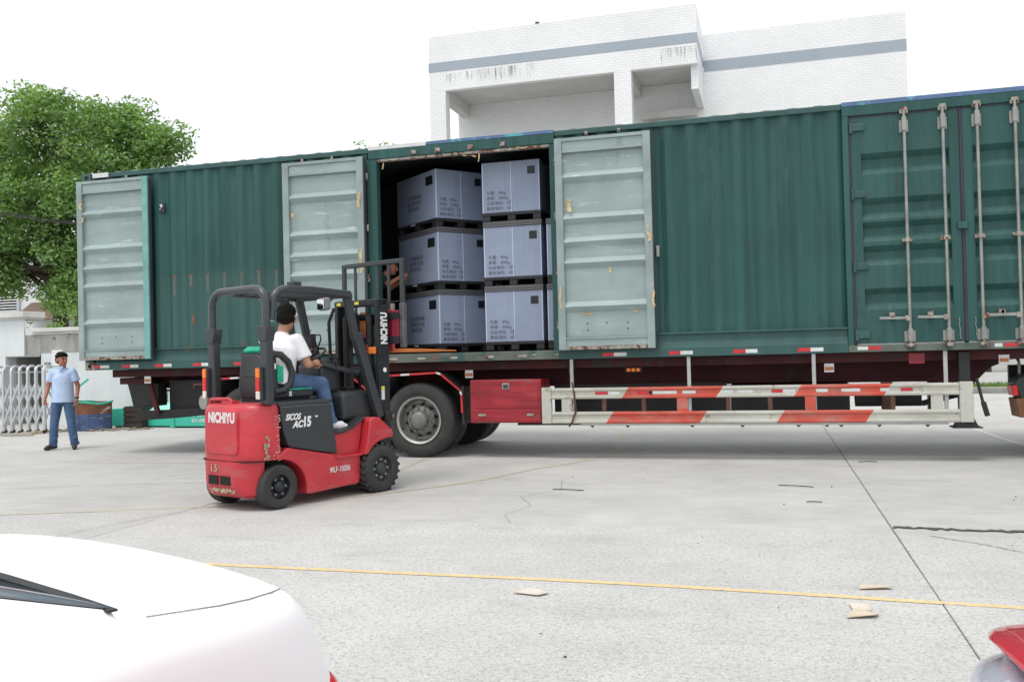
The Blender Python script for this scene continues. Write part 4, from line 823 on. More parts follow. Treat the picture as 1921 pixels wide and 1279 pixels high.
# overhead guard: rear arch, brackets, side rails, front pillars
def rarch(y0, y1, z0, zt, x, r=0.16, n=7):
    P = [(x, y0, z0), (x, y0, zt-r)]
    P += [(x, y0 + (1 if y1 > y0 else -1)*(r - r*math.cos(t)), zt-r+r*math.sin(t)) for t in (PI/2*k/n for k in range(1, n+1))]
    P += [(x, y1 - (1 if y1 > y0 else -1)*(r - r*math.cos(t)), zt-r+r*math.sin(t)) for t in (PI/2*k/n for k in range(n, -1, -1))]
    return P + [(x, y1, z0)]
MB().tube(rarch(-0.415, 0.415, 1.50, 2.022, -0.10), 0.036, 14).build('rear_arch', 'ftube', fk, smooth=60)
for s in (-1, 1):
    y = s*0.405
    MB().box(-0.135, -0.055, y-0.052, y+0.052, 0.955, 1.60).build('guard_post', 'fdark', fk, bevel=0.014)
    MB().prism([(y-0.075, 1.675), (y+0.075, 1.675), (y+0.075, 1.63), (y+0.05, 1.53), (y-0.05, 1.53), (y-0.075, 1.63)], 'x', -0.145, -0.045).build('guard_bracket', 'fdark', fk, bevel=0.01)
    tl = MB().box(-0.175, -0.1355, y+0.004 if s > 0 else y-0.01, y+0.066 if s > 0 else y+0.052, 1.0, 1.30).build('tail_lamp', 'fdark', fk, bevel=0.008)
    ya_, yb_ = (y+0.010, y+0.060) if s > 0 else (y-0.004, y+0.046)
    for z0, z1, mt in ((1.205, 1.29, 'amber'), (1.085, 1.203, 'redlens'), (1.01, 1.083, 'clearlens')): MB().box(-0.192, -0.1752, ya_, yb_, z0, z1).build('lamp_lens', mt, tl, bevel=0.006)
    P = [(-0.04, s*0.405, 1.72), (-0.02, s*0.403, 1.84)] + [(-0.02+0.16-0.16*math.cos(t), s*0.40, 1.862+0.16*math.sin(t)) for t in (PI/2*k/6 for k in range(1, 7))]
    if s < 0: MB().tube(P, 0.034, 12).build('side_tube', 'ftube', fk, smooth=60)
    MB().prism([(0.12, 2.052), (0.45, 2.056), (0.93, 2.032), (0.955, 1.962), (0.45, 1.985), (0.12, 1.99)], 'y', s*0.37, s*0.425).build('roof_rail', 'fdark', fk, bevel=0.012)
    MB().prism([(0.86, 2.03), (0.95, 2.028), (1.06, 1.56), (0.985, 1.53)], 'y', s*0.345, s*0.395).build('front_pillar', 'fdark', fk, bevel=0.008)
    MB().prism([(0.965, 1.62), (1.10, 1.62), (1.10, 1.55), (1.37, 0.76), (1.29, 0.72), (1.02, 1.48)], 'y', s*0.325, s*0.40).build('front_pillar', 'fdark', fk, bevel=0.010)
for x in (0.22, 0.36, 0.50, 0.64, 0.78): MB().box(x, x+0.022, -0.37, 0.37, 1.995, 2.03).build('roof_bar', 'fdark', fk, bevel=0.004)
MB().box(0.86, 0.93, -0.345, 0.345, 1.962, 2.025).build('roof_bar', 'fdark', fk, bevel=0.01)
MB().box(0.27, 0.36, -0.36, -0.25, 2.057, 2.10).build('roof_lamp', 'fdark', fk, bevel=0.006)
MB().cyl((-0.19, 0.46, 0.975), (-0.06, 0.46, 0.975), 0.07, 0.05, 14).build('reverse_lamp', 'galv', fk, smooth=40)
# left front post by the driver and mirror
MB().prism([(0.58, 1.985), (0.70, 1.985), (0.73, 1.95), (0.80, 1.6), (0.86, 1.2), (0.80, 1.2), (0.74, 1.6), (0.64, 1.94), (0.58, 1.95)], 'y', 0.28, 0.34).build('dash_post', 'fdark', fk, bevel=0.008)
mi = MB().obox((0.545, -0.46, 1.885), (0.07, 0.16, 0.125), Matrix.Rotation(rad(-14), 3, 'Z')).build('mirror', 'plasticgrey', fk, bevel=0.025, segs=3)
MB().obox((0.506, -0.452, 1.885), (0.006, 0.135, 0.10), Matrix.Rotation(rad(-14), 3, 'Z')).build('mirror_glass', 'chrome', mi, bevel=0.002)
MB().tube([(0.60, -0.45, 1.90), (0.68, -0.42, 1.94), (0.74, -0.40, 1.99)], 0.010, 8).build('mirror_arm', 'black', mi)
# dash, console, steering wheel
MB().prism([(0.90, 0.74), (0.885, 1.00), (0.98, 1.03), (1.30, 1.025), (1.37, 0.98), (1.37, 0.74)], 'y', -0.30, 0.28).build('console', 'fdark', fk, bevel=0.035, segs=3, smooth=40)
MB().box(1.05, 1.16, -0.20, -0.08, 1.026, 1.065).build('console_vent', 'black', fk, bevel=0.006)
MB().prism([(0.80, 1.02), (0.78, 1.30), (0.88, 1.36), (1.0, 1.33), (1.04, 1.02)], 'y', -0.10, 0.26).build('dash_cowl', 'fdark', fk, bevel=0.03, segs=3, smooth=40)
sw = empty('tmp', world_coords=False); bpy.data.objects.remove(sw)
Rw = Matrix.Rotation(rad(28), 3, 'Y').inverted(); swc = Vector((0.79, 0.02, 1.405))
ring = [swc + Rw @ Vector((0.135*math.cos(t), 0.135*math.sin(t), 0)) for t in (2*PI*k/28 for k in range(29))]
st = MB().tube(ring, 0.014, 8).build('steering_wheel', 'seat', fk, smooth=60)
m = MB()
for t in (0.4, 2.5, 4.6): m.bar(swc, swc + Rw @ Vector((0.13*math.cos(t), 0.13*math.sin(t), 0)), 0.02, 0.012)
m.cyl(swc - Rw @ Vector((0, 0, 0.02)), swc + Rw @ Vector((0, 0, 0.014)), 0.04, n=12); m.build('wheel_spokes', 'seat', st)
MB().cyl(swc, (0.88, 0.02, 1.30), 0.03, n=10).build('steering_column', 'seat', fk)
for y in (-0.14, -0.19, -0.24): MB().tube([(0.92, y, 1.28), (0.89, y, 1.36)], 0.007, 6).ell((0.885, y, 1.372), (0.016, 0.016, 0.02)).build('lever', 'black', fk, smooth=60)
MB().bar((0.78, -0.12, 1.315), (1.20, -0.20, 1.20), 0.06, 0.05).build('lever_box', 'fdark', fk, bevel=0.015)
tbk = MB().box(0.735, 0.765, -0.03, 0.07, 1.47, 1.58).build('dash_display', 'black', fk, bevel=0.006)
MB().tube([(0.80, -0.02, 1.42), (0.81, -0.09, 1.56), (0.80, -0.09, 1.60), (0.79, 0.03, 1.61)], 0.008, 6).build('display_arm', 'black', fk)
# seat
sb = MB().prism([(0.05, 0.985), (0.02, 1.10), (0.055, 1.42), (0.09, 1.475), (0.15, 1.47), (0.175, 1.40), (0.20, 1.12), (0.22, 1.0)], 'y', -0.205, 0.205).build('seat_back', 'seat', fk, bevel=0.045, segs=4, smooth=60)
MB().prism([(-0.13, 1.20), (0.13, 1.20), (0.15, 1.38), (0.10, 1.42), (-0.10, 1.42), (-0.15, 1.38)], 'x', 0.025, 0.05).build('seat_shell', 'fdark', sb, bevel=0.02, segs=3)
for s in (-1, 1):
    wing = [(0.10, 1.42), (0.20, 1.41), (0.29, 1.34), (0.33, 1.24), (0.31, 1.14), (0.23, 1.07), (0.12, 1.06)]
    hole = [(0.15, 1.35), (0.21, 1.33), (0.25, 1.26), (0.25, 1.19), (0.20, 1.13), (0.15, 1.13)]
    MB().tube([(p[0], s*0.225, p[1]) for p in wing], 0.034, 10).build('seat_wing', 'seat', sb, smooth=60)
MB().prism([(0.08, 0.99), (0.07, 1.06), (0.14, 1.09), (0.55, 1.085), (0.60, 1.05), (0.58, 0.99)], 'y', -0.23, 0.23).build('seat_cushion', 'seat', fk, bevel=0.03, segs=3, smooth=60)
MB().box(0.05, 0.55, -0.20, 0.20, 0.965, 1.0).build('seat_base', 'black', fk, bevel=0.01)
MB().prism([(0.04, 1.455), (0.09, 1.495), (0.16, 1.49), (0.19, 1.42), (0.17, 1.41), (0.15, 1.465), (0.09, 1.468), (0.06, 1.43)], 'y', -0.10, 0.14).build('green_vest', 'teal', fk, bevel=0.006)
MB().prism([(0.17, 1.15), (0.24, 1.15), (0.24, 1.30), (0.17, 1.32)], 'y', -0.215, -0.205).build('green_vest', 'teal', fk, bevel=0.004)
MB().box(0.20, 0.56, -0.236, -0.228, 1.072, 1.086).build('green_vest', 'teal', fk)
MB().box(0.285, 0.315, -0.236, -0.2305, 1.015, 1.06).build('seat_tag', 'tapewhite', fk)
MB().box(-0.052, -0.034, -0.4585, -0.457, 1.28, 1.33).build('post_tag', 'tapewhite', fk)
# mast
for s in (-1, 1):
    ms = MB().prism([(1.365, 0.10), (1.365, 1.968), (1.52, 1.968), (1.52, 0.10)], 'y', s*0.285, s*0.335).build('mast_rail', 'mast', fk, bevel=0.006)
    MB().box(1.42, 1.53, min(s*0.225, s*0.275), max(s*0.225, s*0.275), 0.12, 1.93).build('inner_rail', 'mast', fk, bevel=0.006)
    MB().cyl((1.39, s*0.19, 0.2), (1.39, s*0.19, 1.80), 0.028, n=12).build('lift_cylinder', 'black', fk, smooth=40)
    MB().cyl((1.47, s*0.14, 1.76), (1.47, s*0.11, 1.76), 0.06, n=18).build('chain_pulley', 'black', fk)
    for k in range(3): MB().tube([(1.50, s*(0.09+0.018*k), 0.5), (1.50, s*(0.09+0.018*k), 1.78)], 0.007, 6).build('mast_hose', 'black', fk)
    MB().box(1.375, 1.41, min(s*0.275, s*0.338), max(s*0.275, s*0.338), 0.60, 0.82).build('tilt_bracket', 'mast', fk, bevel=0.01)
    MB().bar((1.37, s*0.30, 0.72), (0.98, s*0.26, 0.56), 0.06, 0.06).build('tilt_cylinder', 'black', fk)
MB().box(1.37, 1.50, -0.335, 0.335, 1.905, 1.975).build('mast_crossbar', 'mast', fk, bevel=0.012)
MB().box(1.40, 1.50, -0.33, 0.33, 1.20, 1.27).build('mast_crossbar', 'mast', fk, bevel=0.01)
MB().box(1.38, 1.52, -0.335, 0.335, 0.09, 0.20).build('mast_foot', 'mast', fk, bevel=0.01)
MB().tube([(1.33, 0.30, 1.90), (1.28, 0.33, 1.75), (1.30, 0.34, 1.4), (1.34, 0.33, 1.1)], 0.018, 8).build('mast_hose', 'black', fk, smooth=60)
text('NICHIYU', 0.125, 'whiteink', fk, (1.492, -0.3362, 1.665), (PI/2, -PI/2, 0), 'mast_lettering', bold=0.006, sx=0.66)
MB().lathe([(0.0, -0.002), (0.025, -0.002), (0.025, 0.001)], (1.45, -0.336, 1.23), 'y', 14).build('round_decal', 'whiteink', fk)
MB().box(1.395, 1.44, -0.3372, -0.3355, 0.92, 1.06).build('white_decal', 'tapewhite', fk); MB().box(1.395, 1.44, -0.3378, -0.3373, 1.02, 1.055).build('yellow_decal', 'yellow', fk)
for y in (0.26, -0.02): MB().box(1.362, 1.3685, y-0.03, y+0.03, 1.925, 1.955).build('yellow_decal', 'yellow', fk)
hl = MB().box(1.37, 1.47, -0.43, -0.338, 0.70, 0.80).build('head_lamp', 'black', fk, bevel=0.015); MB().cyl((1.47, -0.385, 0.75), (1.48, -0.385, 0.75), 0.035, n=14).build('lamp_lens', 'clearlens', hl)
fl = MB().box(1.30, 1.355, -0.32, -0.25, 1.40, 1.47).build('turn_lamp', 'amber', fk, bevel=0.01)
# carriage, load backrest and forks
MB().box(1.535, 1.575, -0.44, 0.44, 1.50, 1.58).box(1.535, 1.575, -0.44, 0.44, 1.76, 1.83).build('carriage_bar', 'mast', fk, bevel=0.006)
MB().box(1.53, 1.57, -0.26, -0.20, 1.48, 1.85).box(1.53, 1.57, 0.20, 0.26, 1.48, 1.85).build('carriage_plate', 'mast', fk)
G['valvered'] = pm('attachment_red', (0.35, 0.02, 0.05), 0.5, var=0.2)
va = MB().box(1.58, 1.68, -0.34, -0.12, 1.52, 1.86).build('side_shift_block', 'valvered', fk, bevel=0.01)
MB().cyl((1.62, -0.30, 1.86), (1.62, -0.30, 1.93), 0.025, n=10).cyl((1.62, -0.36, 1.80), (1.62, -0.10, 1.80), 0.02, n=8).build('hydraulic_fitting', 'bracket', va)
MB().box(1.60, 1.645, -0.475, -0.425, 1.47, 2.40).build('backrest_post', 'fdark', fk, bevel=0.014, segs=3)
MB().box(1.60, 1.645, 0.425, 0.475, 1.47, 2.40).build('backrest_post', 'fdark', fk, bevel=0.014, segs=3)
MB().box(1.602, 1.642, -0.43, 0.43, 2.352, 2.402).build('backrest_bar', 'fdark', fk, bevel=0.010)
for y in (0.27, 0.10, -0.08, -0.25): MB().box(1.612, 1.632, y-0.016, y+0.016, 1.55, 2.356).build('backrest_bar', 'fdark', fk, bevel=0.004)
MB().cyl((1.62, -0.44, 1.95), (1.62, 0.44, 1.95), 0.006, n=6).build('backrest_wire', 'black', fk)
G['film'] = pm('scuffed_wrap', (0.10, 0.10, 0.105), 0.25, var=0.3, vs=14, patches=(((0.4, 0.4, 0.4), 9, 0.68, (1, 1, 0.5)),))
MB().box(1.592, 1.653, -0.483, -0.417, 1.46, 1.93).build('wrap_film', 'film', fk, bevel=0.016, segs=3)
for s in (-1, 1):
    MB().prism([(1.655, 1.412), (1.655, 1.86), (1.69, 1.86), (1.695, 1.452), (2.10, 1.447), (2.69, 1.425), (2.69, 1.412)], 'y', s*0.15, s*0.25).build('fork', 'fork', fk, bevel=0.005)

# ================================================================== PEOPLE
def cap(m, p0, p1, r0, r1, flat=False, n=14, sq=(1, 1)):
    """tapered capsule (or flat-ended cone) used as a volume for the voxel skin; sq squashes side/front"""
    p0, p1 = Vector(p0), Vector(p1); d = (p1-p0); L = d.length; d.normalize()
    ref = Vector((0, 1, 0)) if abs(d.y) < 0.85 else Vector((1, 0, 0))
    a = ref.cross(d).normalized(); b = d.cross(a)
    prof = []
    if flat: prof = [(r0, 0), (r1, L)]
    else:
        prof = [(r0*math.cos(t), r0*math.sin(t)) for t in (-PI/2 + PI/2*k/4 for k in range(0, 5))] + [(r1*math.cos(t), L + r1*math.sin(t)) for t in (PI/2*k/4 for k in range(0, 5))]
    rings = [[p0 + d*h_ + a*(max(r, 1e-4)*sq[0]*math.cos(t)) + b*(max(r, 1e-4)*sq[1]*math.sin(t)) for t in (2*PI*k/n for k in range(n))] for r, h_ in prof]
    m.loft(rings); return m
VOX = lambda v, it=4: (('REMESH', dict(mode='VOXEL', voxel_size=v, use_smooth_shade=True)), ('SMOOTH', dict(iterations=it, factor=0.5)))
def person(root, J, H, mats, facing_r, grips=(None, None), long_pants=True, hem=None, collar=True):
    """J: joints; H: head dict(c, f, u); builds one body mesh and clothing children"""
    s = J.get('scale', 1.0); b = MB()
    # torso and limbs
    cap(b, J['pelvis'], J['chest'], 0.125*s, 0.135*s, sq=(1.12, 0.82)); cap(b, J['chest'], J['neck'], 0.12*s, 0.055*s, sq=(1.1, 0.85))
    cap(b, J['neck'], H['c'], 0.052*s, 0.055*s)
    for k in 'LR':
        cap(b, J['chest'], J['sh'+k], 0.09*s, 0.062*s); cap(b, J['sh'+k], J['el'+k], 0.052*s, 0.040*s); cap(b, J['el'+k], J['wr'+k], 0.041*s, 0.027*s)
        cap(b, J['pelvis'], J['hi'+k], 0.11*s, 0.09*s); cap(b, J['hi'+k], J['kn'+k], 0.085*s, 0.055*s); cap(b, J['kn'+k], J['an'+k], 0.055*s, 0.038*s)
    # head
    hc, hf, hu = Vector(H['c']), Vector(H['f']).normalized(), Vector(H['u']).normalized(); hr = hf.cross(hu).normalized(); hu = hr.cross(hf)
    Rh = Matrix((hr, hf, hu)).transposed()
    bs_ = s; s = s*J.get('headk', 1.08)
    P = lambda x, y, z: hc + Rh @ (Vector((x, y, z))*s)
    b.ell(P(0, -0.012, 0.030), (0.077*s, 0.094*s, 0.090*s), Rh); b.ell(P(0, 0.022, -0.035), (0.060*s, 0.066*s, 0.080*s), Rh)
    b.ell(P(0, 0.055, -0.085), (0.030*s, 0.026*s, 0.022*s), Rh)
    cap(b, P(0, 0.086, 0.012), P(0, 0.103, -0.028), 0.009*s, 0.015*s, n=10)
    for x in (-1, 1):
        b.ell(P(x*0.078, -0.012, -0.005), (0.010*s, 0.022*s, 0.034*s), Rh, 10, 7); b.ell(P(x*0.032, 0.074, -0.012), (0.022*s, 0.014*s, 0.018*s), Rh, 10, 7)
    b.ell(P(0, 0.080, 0.036), (0.050*s, 0.014*s, 0.012*s), Rh, 10, 7)
    hs_ = s; s = bs_
    # hands: palm, four fingers, thumb
    for k, g_ in zip('LR', grips):
        w = Vector(J['wr'+k]); d = Vector(J['hd'+k]).normalized(); pn = Vector(J['hn'+k]).normalized(); sd = d.cross(pn).normalized(); pn = sd.cross(d)
        th = J['th'+k]   # +1/-1: side of the thumb along sd
        cap(b, w, w + d*0.075*s, 0.026*s, 0.034*s, sq=(1, 1)); cap(b, w + d*0.03*s, w + d*0.08*s, 0.028*s, 0.036*s)
        curl = g_ if g_ is not None else 0.45
        for i, L in enumerate((0.066, 0.075, 0.070, 0.055)):
            off = sd*(th*(0.030 - 0.020*i))*s; p0 = w + d*0.082*s + off
            p1 = p0 + (d*math.cos(curl) + pn*math.sin(curl))*L*0.45*s; p2 = p1 + (d*math.cos(curl*2.2) + pn*math.sin(curl*2.2))*L*0.35*s; p3 = p2 + (d*math.cos(curl*3.0) + pn*math.sin(curl*3.0))*L*0.28*s
            cap(b, p0, p1, 0.0105*s, 0.0095*s, n=8); cap(b, p1, p2, 0.0095*s, 0.0085*s, n=8); cap(b, p2, p3, 0.0085*s, 0.0075*s, n=8)
        t0 = w + d*0.025*s + sd*th*0.022*s; t1 = t0 + (d*0.6 + sd*th*0.75 + pn*0.25).normalized()*0.045*s; t2 = t1 + (d*0.85 + sd*th*0.1 + pn*0.5).normalized()*0.036*s
        cap(b, t0, t1, 0.014*s, 0.011*s, n=8); cap(b, t1, t2, 0.011*s, 0.009*s, n=8)
    body = b.build('body', mats['skin'], root, mods=VOX(0.0075, 3))
    # hair
    s = hs_; h_ = MB(); h_.ell(P(0, -0.022, 0.050), (0.082*s, 0.094*s, 0.082*s), Rh, 20, 14); h_.ell(P(0, -0.050, 0.012), (0.079*s, 0.062*s, 0.078*s), Rh, 18, 12); h_.ell(P(0, 0.040, 0.092), (0.064*s, 0.046*s, 0.030*s), Rh, 16, 10)
    for i in range(46):
        x = random.uniform(-.058, .058); z0 = 0.098 - abs(x)*0.35; cap(h_, P(x, 0.062, z0), P(x*1.08 + random.uniform(-.01, .01), 0.080 - abs(x)*0.25, z0 - random.uniform(.018, .036)), 0.010*s, 0.004*s, n=6)
    for i in range(40):
        a = random.uniform(PI*0.9, PI*2.1); cap(h_, P(0.078*math.cos(a), -0.03 + 0.075*math.sin(a), 0.0), P(0.074*math.cos(a), -0.03 + 0.068*math.sin(a), -0.030 - random.uniform(0, .016)), 0.010*s, 0.004*s, n=6)
    for i in range(60):
        a = random.uniform(0, 2*PI); e = random.uniform(0.1, 1.4); q = P(0.080*math.cos(e)*math.cos(a), -0.020 + 0.096*math.cos(e)*math.sin(a), 0.046 + 0.084*math.sin(e)); h_.ell(q, (0.016*s, 0.016*s, 0.012*s), Rh, 6, 4)
    h_.build('hair', 'hair', root, mods=VOX(0.0055, 0))
    for x in (-1, 1):
        MB().ell(P(x*0.031, 0.083, 0.012), (0.013*s, 0.006*s, 0.006*s), Rh, 10, 6).build('eye', 'eye', root, smooth=60)
        MB().ell(P(x*0.033, 0.086, 0.036), (0.020*s, 0.006*s, 0.005*s), Rh, 10, 6).build('eyebrow', 'hair', root, smooth=60)
    MB().ell(P(0, 0.083, -0.055), (0.022*s, 0.007*s, 0.007*s), Rh, 10, 6).build('mouth', 'lips', root, smooth=60)
    # shirt
    s = bs_; t = MB(); top = Vector(J['neck']) - (Vector(J['neck'])-Vector(J['chest'])).normalized()*0.01*s
    hemp = Vector(hem if hem else J['pelvis']); ch_ = Vector(J['chest'])
    fat = J.get('fat', 1.0); cap(t, hemp, ch_, J.get('hemr', 0.160)*s, 0.155*s*fat, True, 20, sq=(1.08, 0.84)); t.ell(ch_, (0.165*s*fat, 0.13*s*fat, 0.12*s), J.get('torsoR'))
    cap(t, ch_, top, 0.135*s, 0.066*s, True, 20, sq=(1.1, 0.85))
    for k in 'LR':
        shv, elv = Vector(J['sh'+k]), Vector(J['el'+k]); cap(t, ch_ + (shv-ch_)*0.3, shv, 0.10*s, 0.066*s); cap(t, shv, shv + (elv-shv)*J.get('sleeve', 0.72), 0.066*s, 0.072*s, True, 16)
    r_ = random.Random(5)
    for i in range(26):   # soft folds
        f0 = r_.random(); c = hemp.lerp(ch_, f0*1.05); a = r_.uniform(0, 2*PI); R0 = J.get('torsoR') or Matrix.Identity(3)
        q = c + R0 @ Vector((math.cos(a)*0.168*s, math.sin(a)*0.126*s, 0)); dq = R0 @ Vector((-math.sin(a)*0.05, math.cos(a)*0.04, r_.uniform(-.05, .05)))*s
        cap(t, q-dq, q+dq, 0.011*s, 0.006*s, n=8)
    t.build('shirt', mats['shirt'], root, mods=VOX(0.009, 3))
    # trousers
    p = MB(); cap(p, Vector(J['pelvis']) + (ch_-Vector(J['pelvis'])).normalized()*0.03*s, J['pelvis'], 0.135*s, 0.138*s, sq=(1.14, 0.86))
    for k in 'LR':
        cap(p, J['pelvis'], J['hi'+k], 0.112*s, 0.100*s); cap(p, J['hi'+k], J['kn'+k], 0.100*s, 0.074*s)
        kn, an = Vector(J['kn'+k]), Vector(J['an'+k]); cap(p, kn, kn + (an-kn)*0.5, 0.074*s, 0.070*s); cap(p, kn + (an-kn)*0.35, an + (an-kn).normalized()*0.03*s, 0.070*s, 0.066*s, True, 16)
        for i in range(5):
            q = kn.lerp(an, 0.62 + 0.09*i); cap(p, q + Vector((r_.uniform(-.05, .05), r_.uniform(-.05, .05), 0))*s, q + Vector((r_.uniform(-.05, .05), r_.uniform(-.05, .05), 0.02))*s, 0.034*s, 0.030*s, n=8)
    p.build('trousers', mats['trousers'], root, mods=VOX(0.009, 3))
    for k in 'LR':
        an = Vector(J['an'+k]); f_ = Vector(J['ft'+k]).normalized()
        sh = MB(); z0 = Vector((0, 0, 1)); base = an - z0*0.045*s
        cap(sh, base - f_*0.045*s, base + f_*0.12*s, 0.040*s, 0.042*s, n=12); cap(sh, base + f_*0.10*s - z0*0.012*s, base + f_*0.165*s - z0*0.016*s, 0.042*s, 0.030*s, n=12); cap(sh, base, an + z0*0.03*s, 0.044*s, 0.040*s)
        sh.build('shoe', mats['shoe'], root, mods=VOX(0.008, 2))
    return body
# ---- standing man by the gate (local frame: +y is where he faces)
mn = tag(empty('person', (-11.06, 12.22, 0), rad(200), False), 'man in pale blue shirt and jeans standing by the folding gate, looking right', 'person')
J = dict(scale=0.925, pelvis=(0, 0, 0.83), chest=(0, 0.0, 1.16), neck=(0, 0.0, 1.335), shL=(-0.155, 0, 1.262), shR=(0.155, 0, 1.262), elL=(-0.225, -0.03, 1.02), elR=(0.235, -0.02, 1.03),
         wrL=(-0.235, 0.05, 0.815), wrR=(0.255, 0.07, 0.83), hdL=(0.05, 0.12, -1), hdR=(-0.02, 0.15, -1), hnL=(1, 0.1, 0), hnR=(-1, 0.1, 0), thL=-1, thR=1,
         hiL=(-0.085, 0, 0.80), hiR=(0.085, 0, 0.80), knL=(-0.135, 0.035, 0.44), knR=(0.13, 0.03, 0.44), anL=(-0.165, -0.01, 0.09), anR=(0.165, 0.01, 0.09), ftL=(-0.35, 1, 0), ftR=(0.45, 1, 0), hemr=0.182, sleeve=0.66)
# local +y forward; L joints (x<0) are on his left when facing +y
person(mn, J, dict(c=(0.0, 0.02, 1.448), f=(-0.80, 0.55, 0.02), u=(0, 0, 1)), dict(skin='skindark', shirt='bshirt', trousers='jean', shoe='shoe'), None, (0.55, 0.75), hem=(0, 0, 0.765))
MB().prism([(-0.055, 1.335), (-0.02, 1.29), (0.0, 1.265), (0.02, 1.29), (0.055, 1.335), (0.03, 1.345), (-0.03, 1.345)], 'y', 0.085, 0.10).build('collar', 'bshirt', mn, bevel=0.008)
for z in (1.20, 1.12, 1.04, 0.96, 0.88): MB().ell((0.0, 0.131, z), (0.006, 0.004, 0.006), None, 8, 5).build('button', 'whiteink', mn)
MB().lathe([(0.034, -0.012), (0.036, 0), (0.034, 0.012), (0.028, 0.012), (0.028, -0.012)], (-0.235, 0.045, 0.835), 'z', 16, closed=True).build('watch', 'gasket', mn)
# ---- forklift driver (forklift frame: +x forward, +y left)
dr = tag(empty('person', FK_LOC, FK_ROT - PI/2, False), 'forklift driver in white T-shirt and jeans seen from behind, hands at the wheel', 'person')
J = dict(scale=1.0, pelvis=(0.30, 0.0, 1.16), chest=(0.36, 0.0, 1.46), neck=(0.41, 0.0, 1.635), shL=(0.34, 0.19, 1.56), shR=(0.44, -0.175, 1.55), elL=(0.55, 0.26, 1.38), elR=(0.50, -0.26, 1.31),
         wrL=(0.735, 0.13, 1.475), wrR=(0.655, -0.145, 1.315), hdL=(0.8, -0.35, 0.15), hdR=(0.85, 0.40, 0.12), hnL=(0.1, -0.3, -1), hnR=(0.1, 0.2, -1), thL=1, thR=-1,
         hiL=(0.32, 0.10, 1.145), hiR=(0.32, -0.10, 1.145), knL=(0.74, 0.16, 1.12), knR=(0.735, -0.17, 1.115), anL=(0.80, 0.15, 0.745), anR=(0.76, -0.25, 0.742), ftL=(1, 0.1, 0), ftR=(1, -0.35, 0), hemr=0.205, sleeve=0.74, fat=1.24)
cv = lambda q: (-q[1], q[0], q[2])   # forklift frame -> person frame (+y forward)
J = {k: (cv(q) if isinstance(q, tuple) else q) for k, q in J.items()}
person(dr, J, dict(c=cv((0.455, -0.005, 1.765)), f=cv((0.80, 0.58, -0.12)), u=cv((0.1, 0, 1))), dict(skin='skin', shirt='wshirt', trousers='jean', shoe='whiteink'), None, (0.85, 0.85), hem=cv((0.285, 0, 1.12)))
# ---- person working inside the container, bent forward between door and boxes
pw = tag(empty('person', (-5.53, 12.20, 1.40), rad(-70), False), 'worker inside the dark container, bent forward beside the left stack of boxes', 'person')
J = dict(scale=0.93, pelvis=(0, -0.12, 0.80), chest=(0, 0.06, 1.05), neck=(0, 0.17, 1.165), shL=(-0.165, 0.10, 1.12), shR=(0.165, 0.10, 1.12), elL=(-0.24, 0.22, 0.98), elR=(0.25, 0.22, 1.0),
         wrL=(-0.14, 0.38, 1.06), wrR=(0.16, 0.40, 1.12), hdL=(0.3, 1, 0.2), hdR=(-0.3, 1, 0.25), hnL=(0.6, 0, -0.6), hnR=(-0.6, 0, -0.6), thL=1, thR=-1,
         hiL=(-0.085, -0.12, 0.77), hiR=(0.085, -0.12, 0.77), knL=(-0.12, 0.0, 0.42), knR=(0.12, 0.02, 0.42), anL=(-0.13, -0.09, 0.09), anR=(0.14, -0.08, 0.09), ftL=(-0.2, 1, 0), ftR=(0.2, 1, 0), sleeve=0.8)
person(pw, J, dict(c=(0.0, 0.25, 1.265), f=(0.2, 0.95, -0.12), u=(0, 0.25, 1)), dict(skin='skindark', shirt='darkcloth', trousers='darkcloth', shoe='shoe'), None, (0.6, 0.6))

# ================================================================== PARKED CARS
def car_body(root, mat, st, name='body', sub=2, rear=0.0):
    """st: stations (x, halfwidth, z_low, z_shoulder, z_deck_edge, z_deck_mid, tumble)"""
    rings = []
    for x, w, zl, zs, ze, zm, tb in st:
        half = [(0.0, zl), (w*0.80, zl), (w*0.96, zl+0.10), (w, (zl+zs)*0.55), (w*0.985, zs), (w*0.955, zs+(ze-zs)*0.55), (w*tb, ze), (w*0.45, ze+(zm-ze)*0.75)]
        sh = lambda z: x - rear*max(0.0, 1-abs(x)/0.7)*max(0.0, min(0.30, 0.87-z))
        full = [(sh(z), y, z) for y, z in half] + [(sh(zm), 0.0, zm)] + [(sh(z), -y, z) for y, z in half[:0:-1]]
        rings.append(full)
    return MB().loft(rings).build(name, mat, root, smooth=70, mods=(('SUBSURF', dict(levels=sub, render_levels=sub)),))
def car_wheels(root, xs, hw):
    for x in xs:
        for s in (-1, 1):
            w_ = MB().lathe([(0.2, 0), (0.29, -0.01), (0.31, 0.03), (0.31, 0.17), (0.29, 0.2), (0.2, 0.2)], (x, s*hw - (0.2 if s > 0 else 0), 0.31), 'y', 28, closed=True).build('wheel', 'tyre', root, smooth=50)
            MB().cyl((x, s*(hw-0.02), 0.31), (x, s*(hw-0.06), 0.31), 0.2, n=20).build('rim', 'alu', w_)
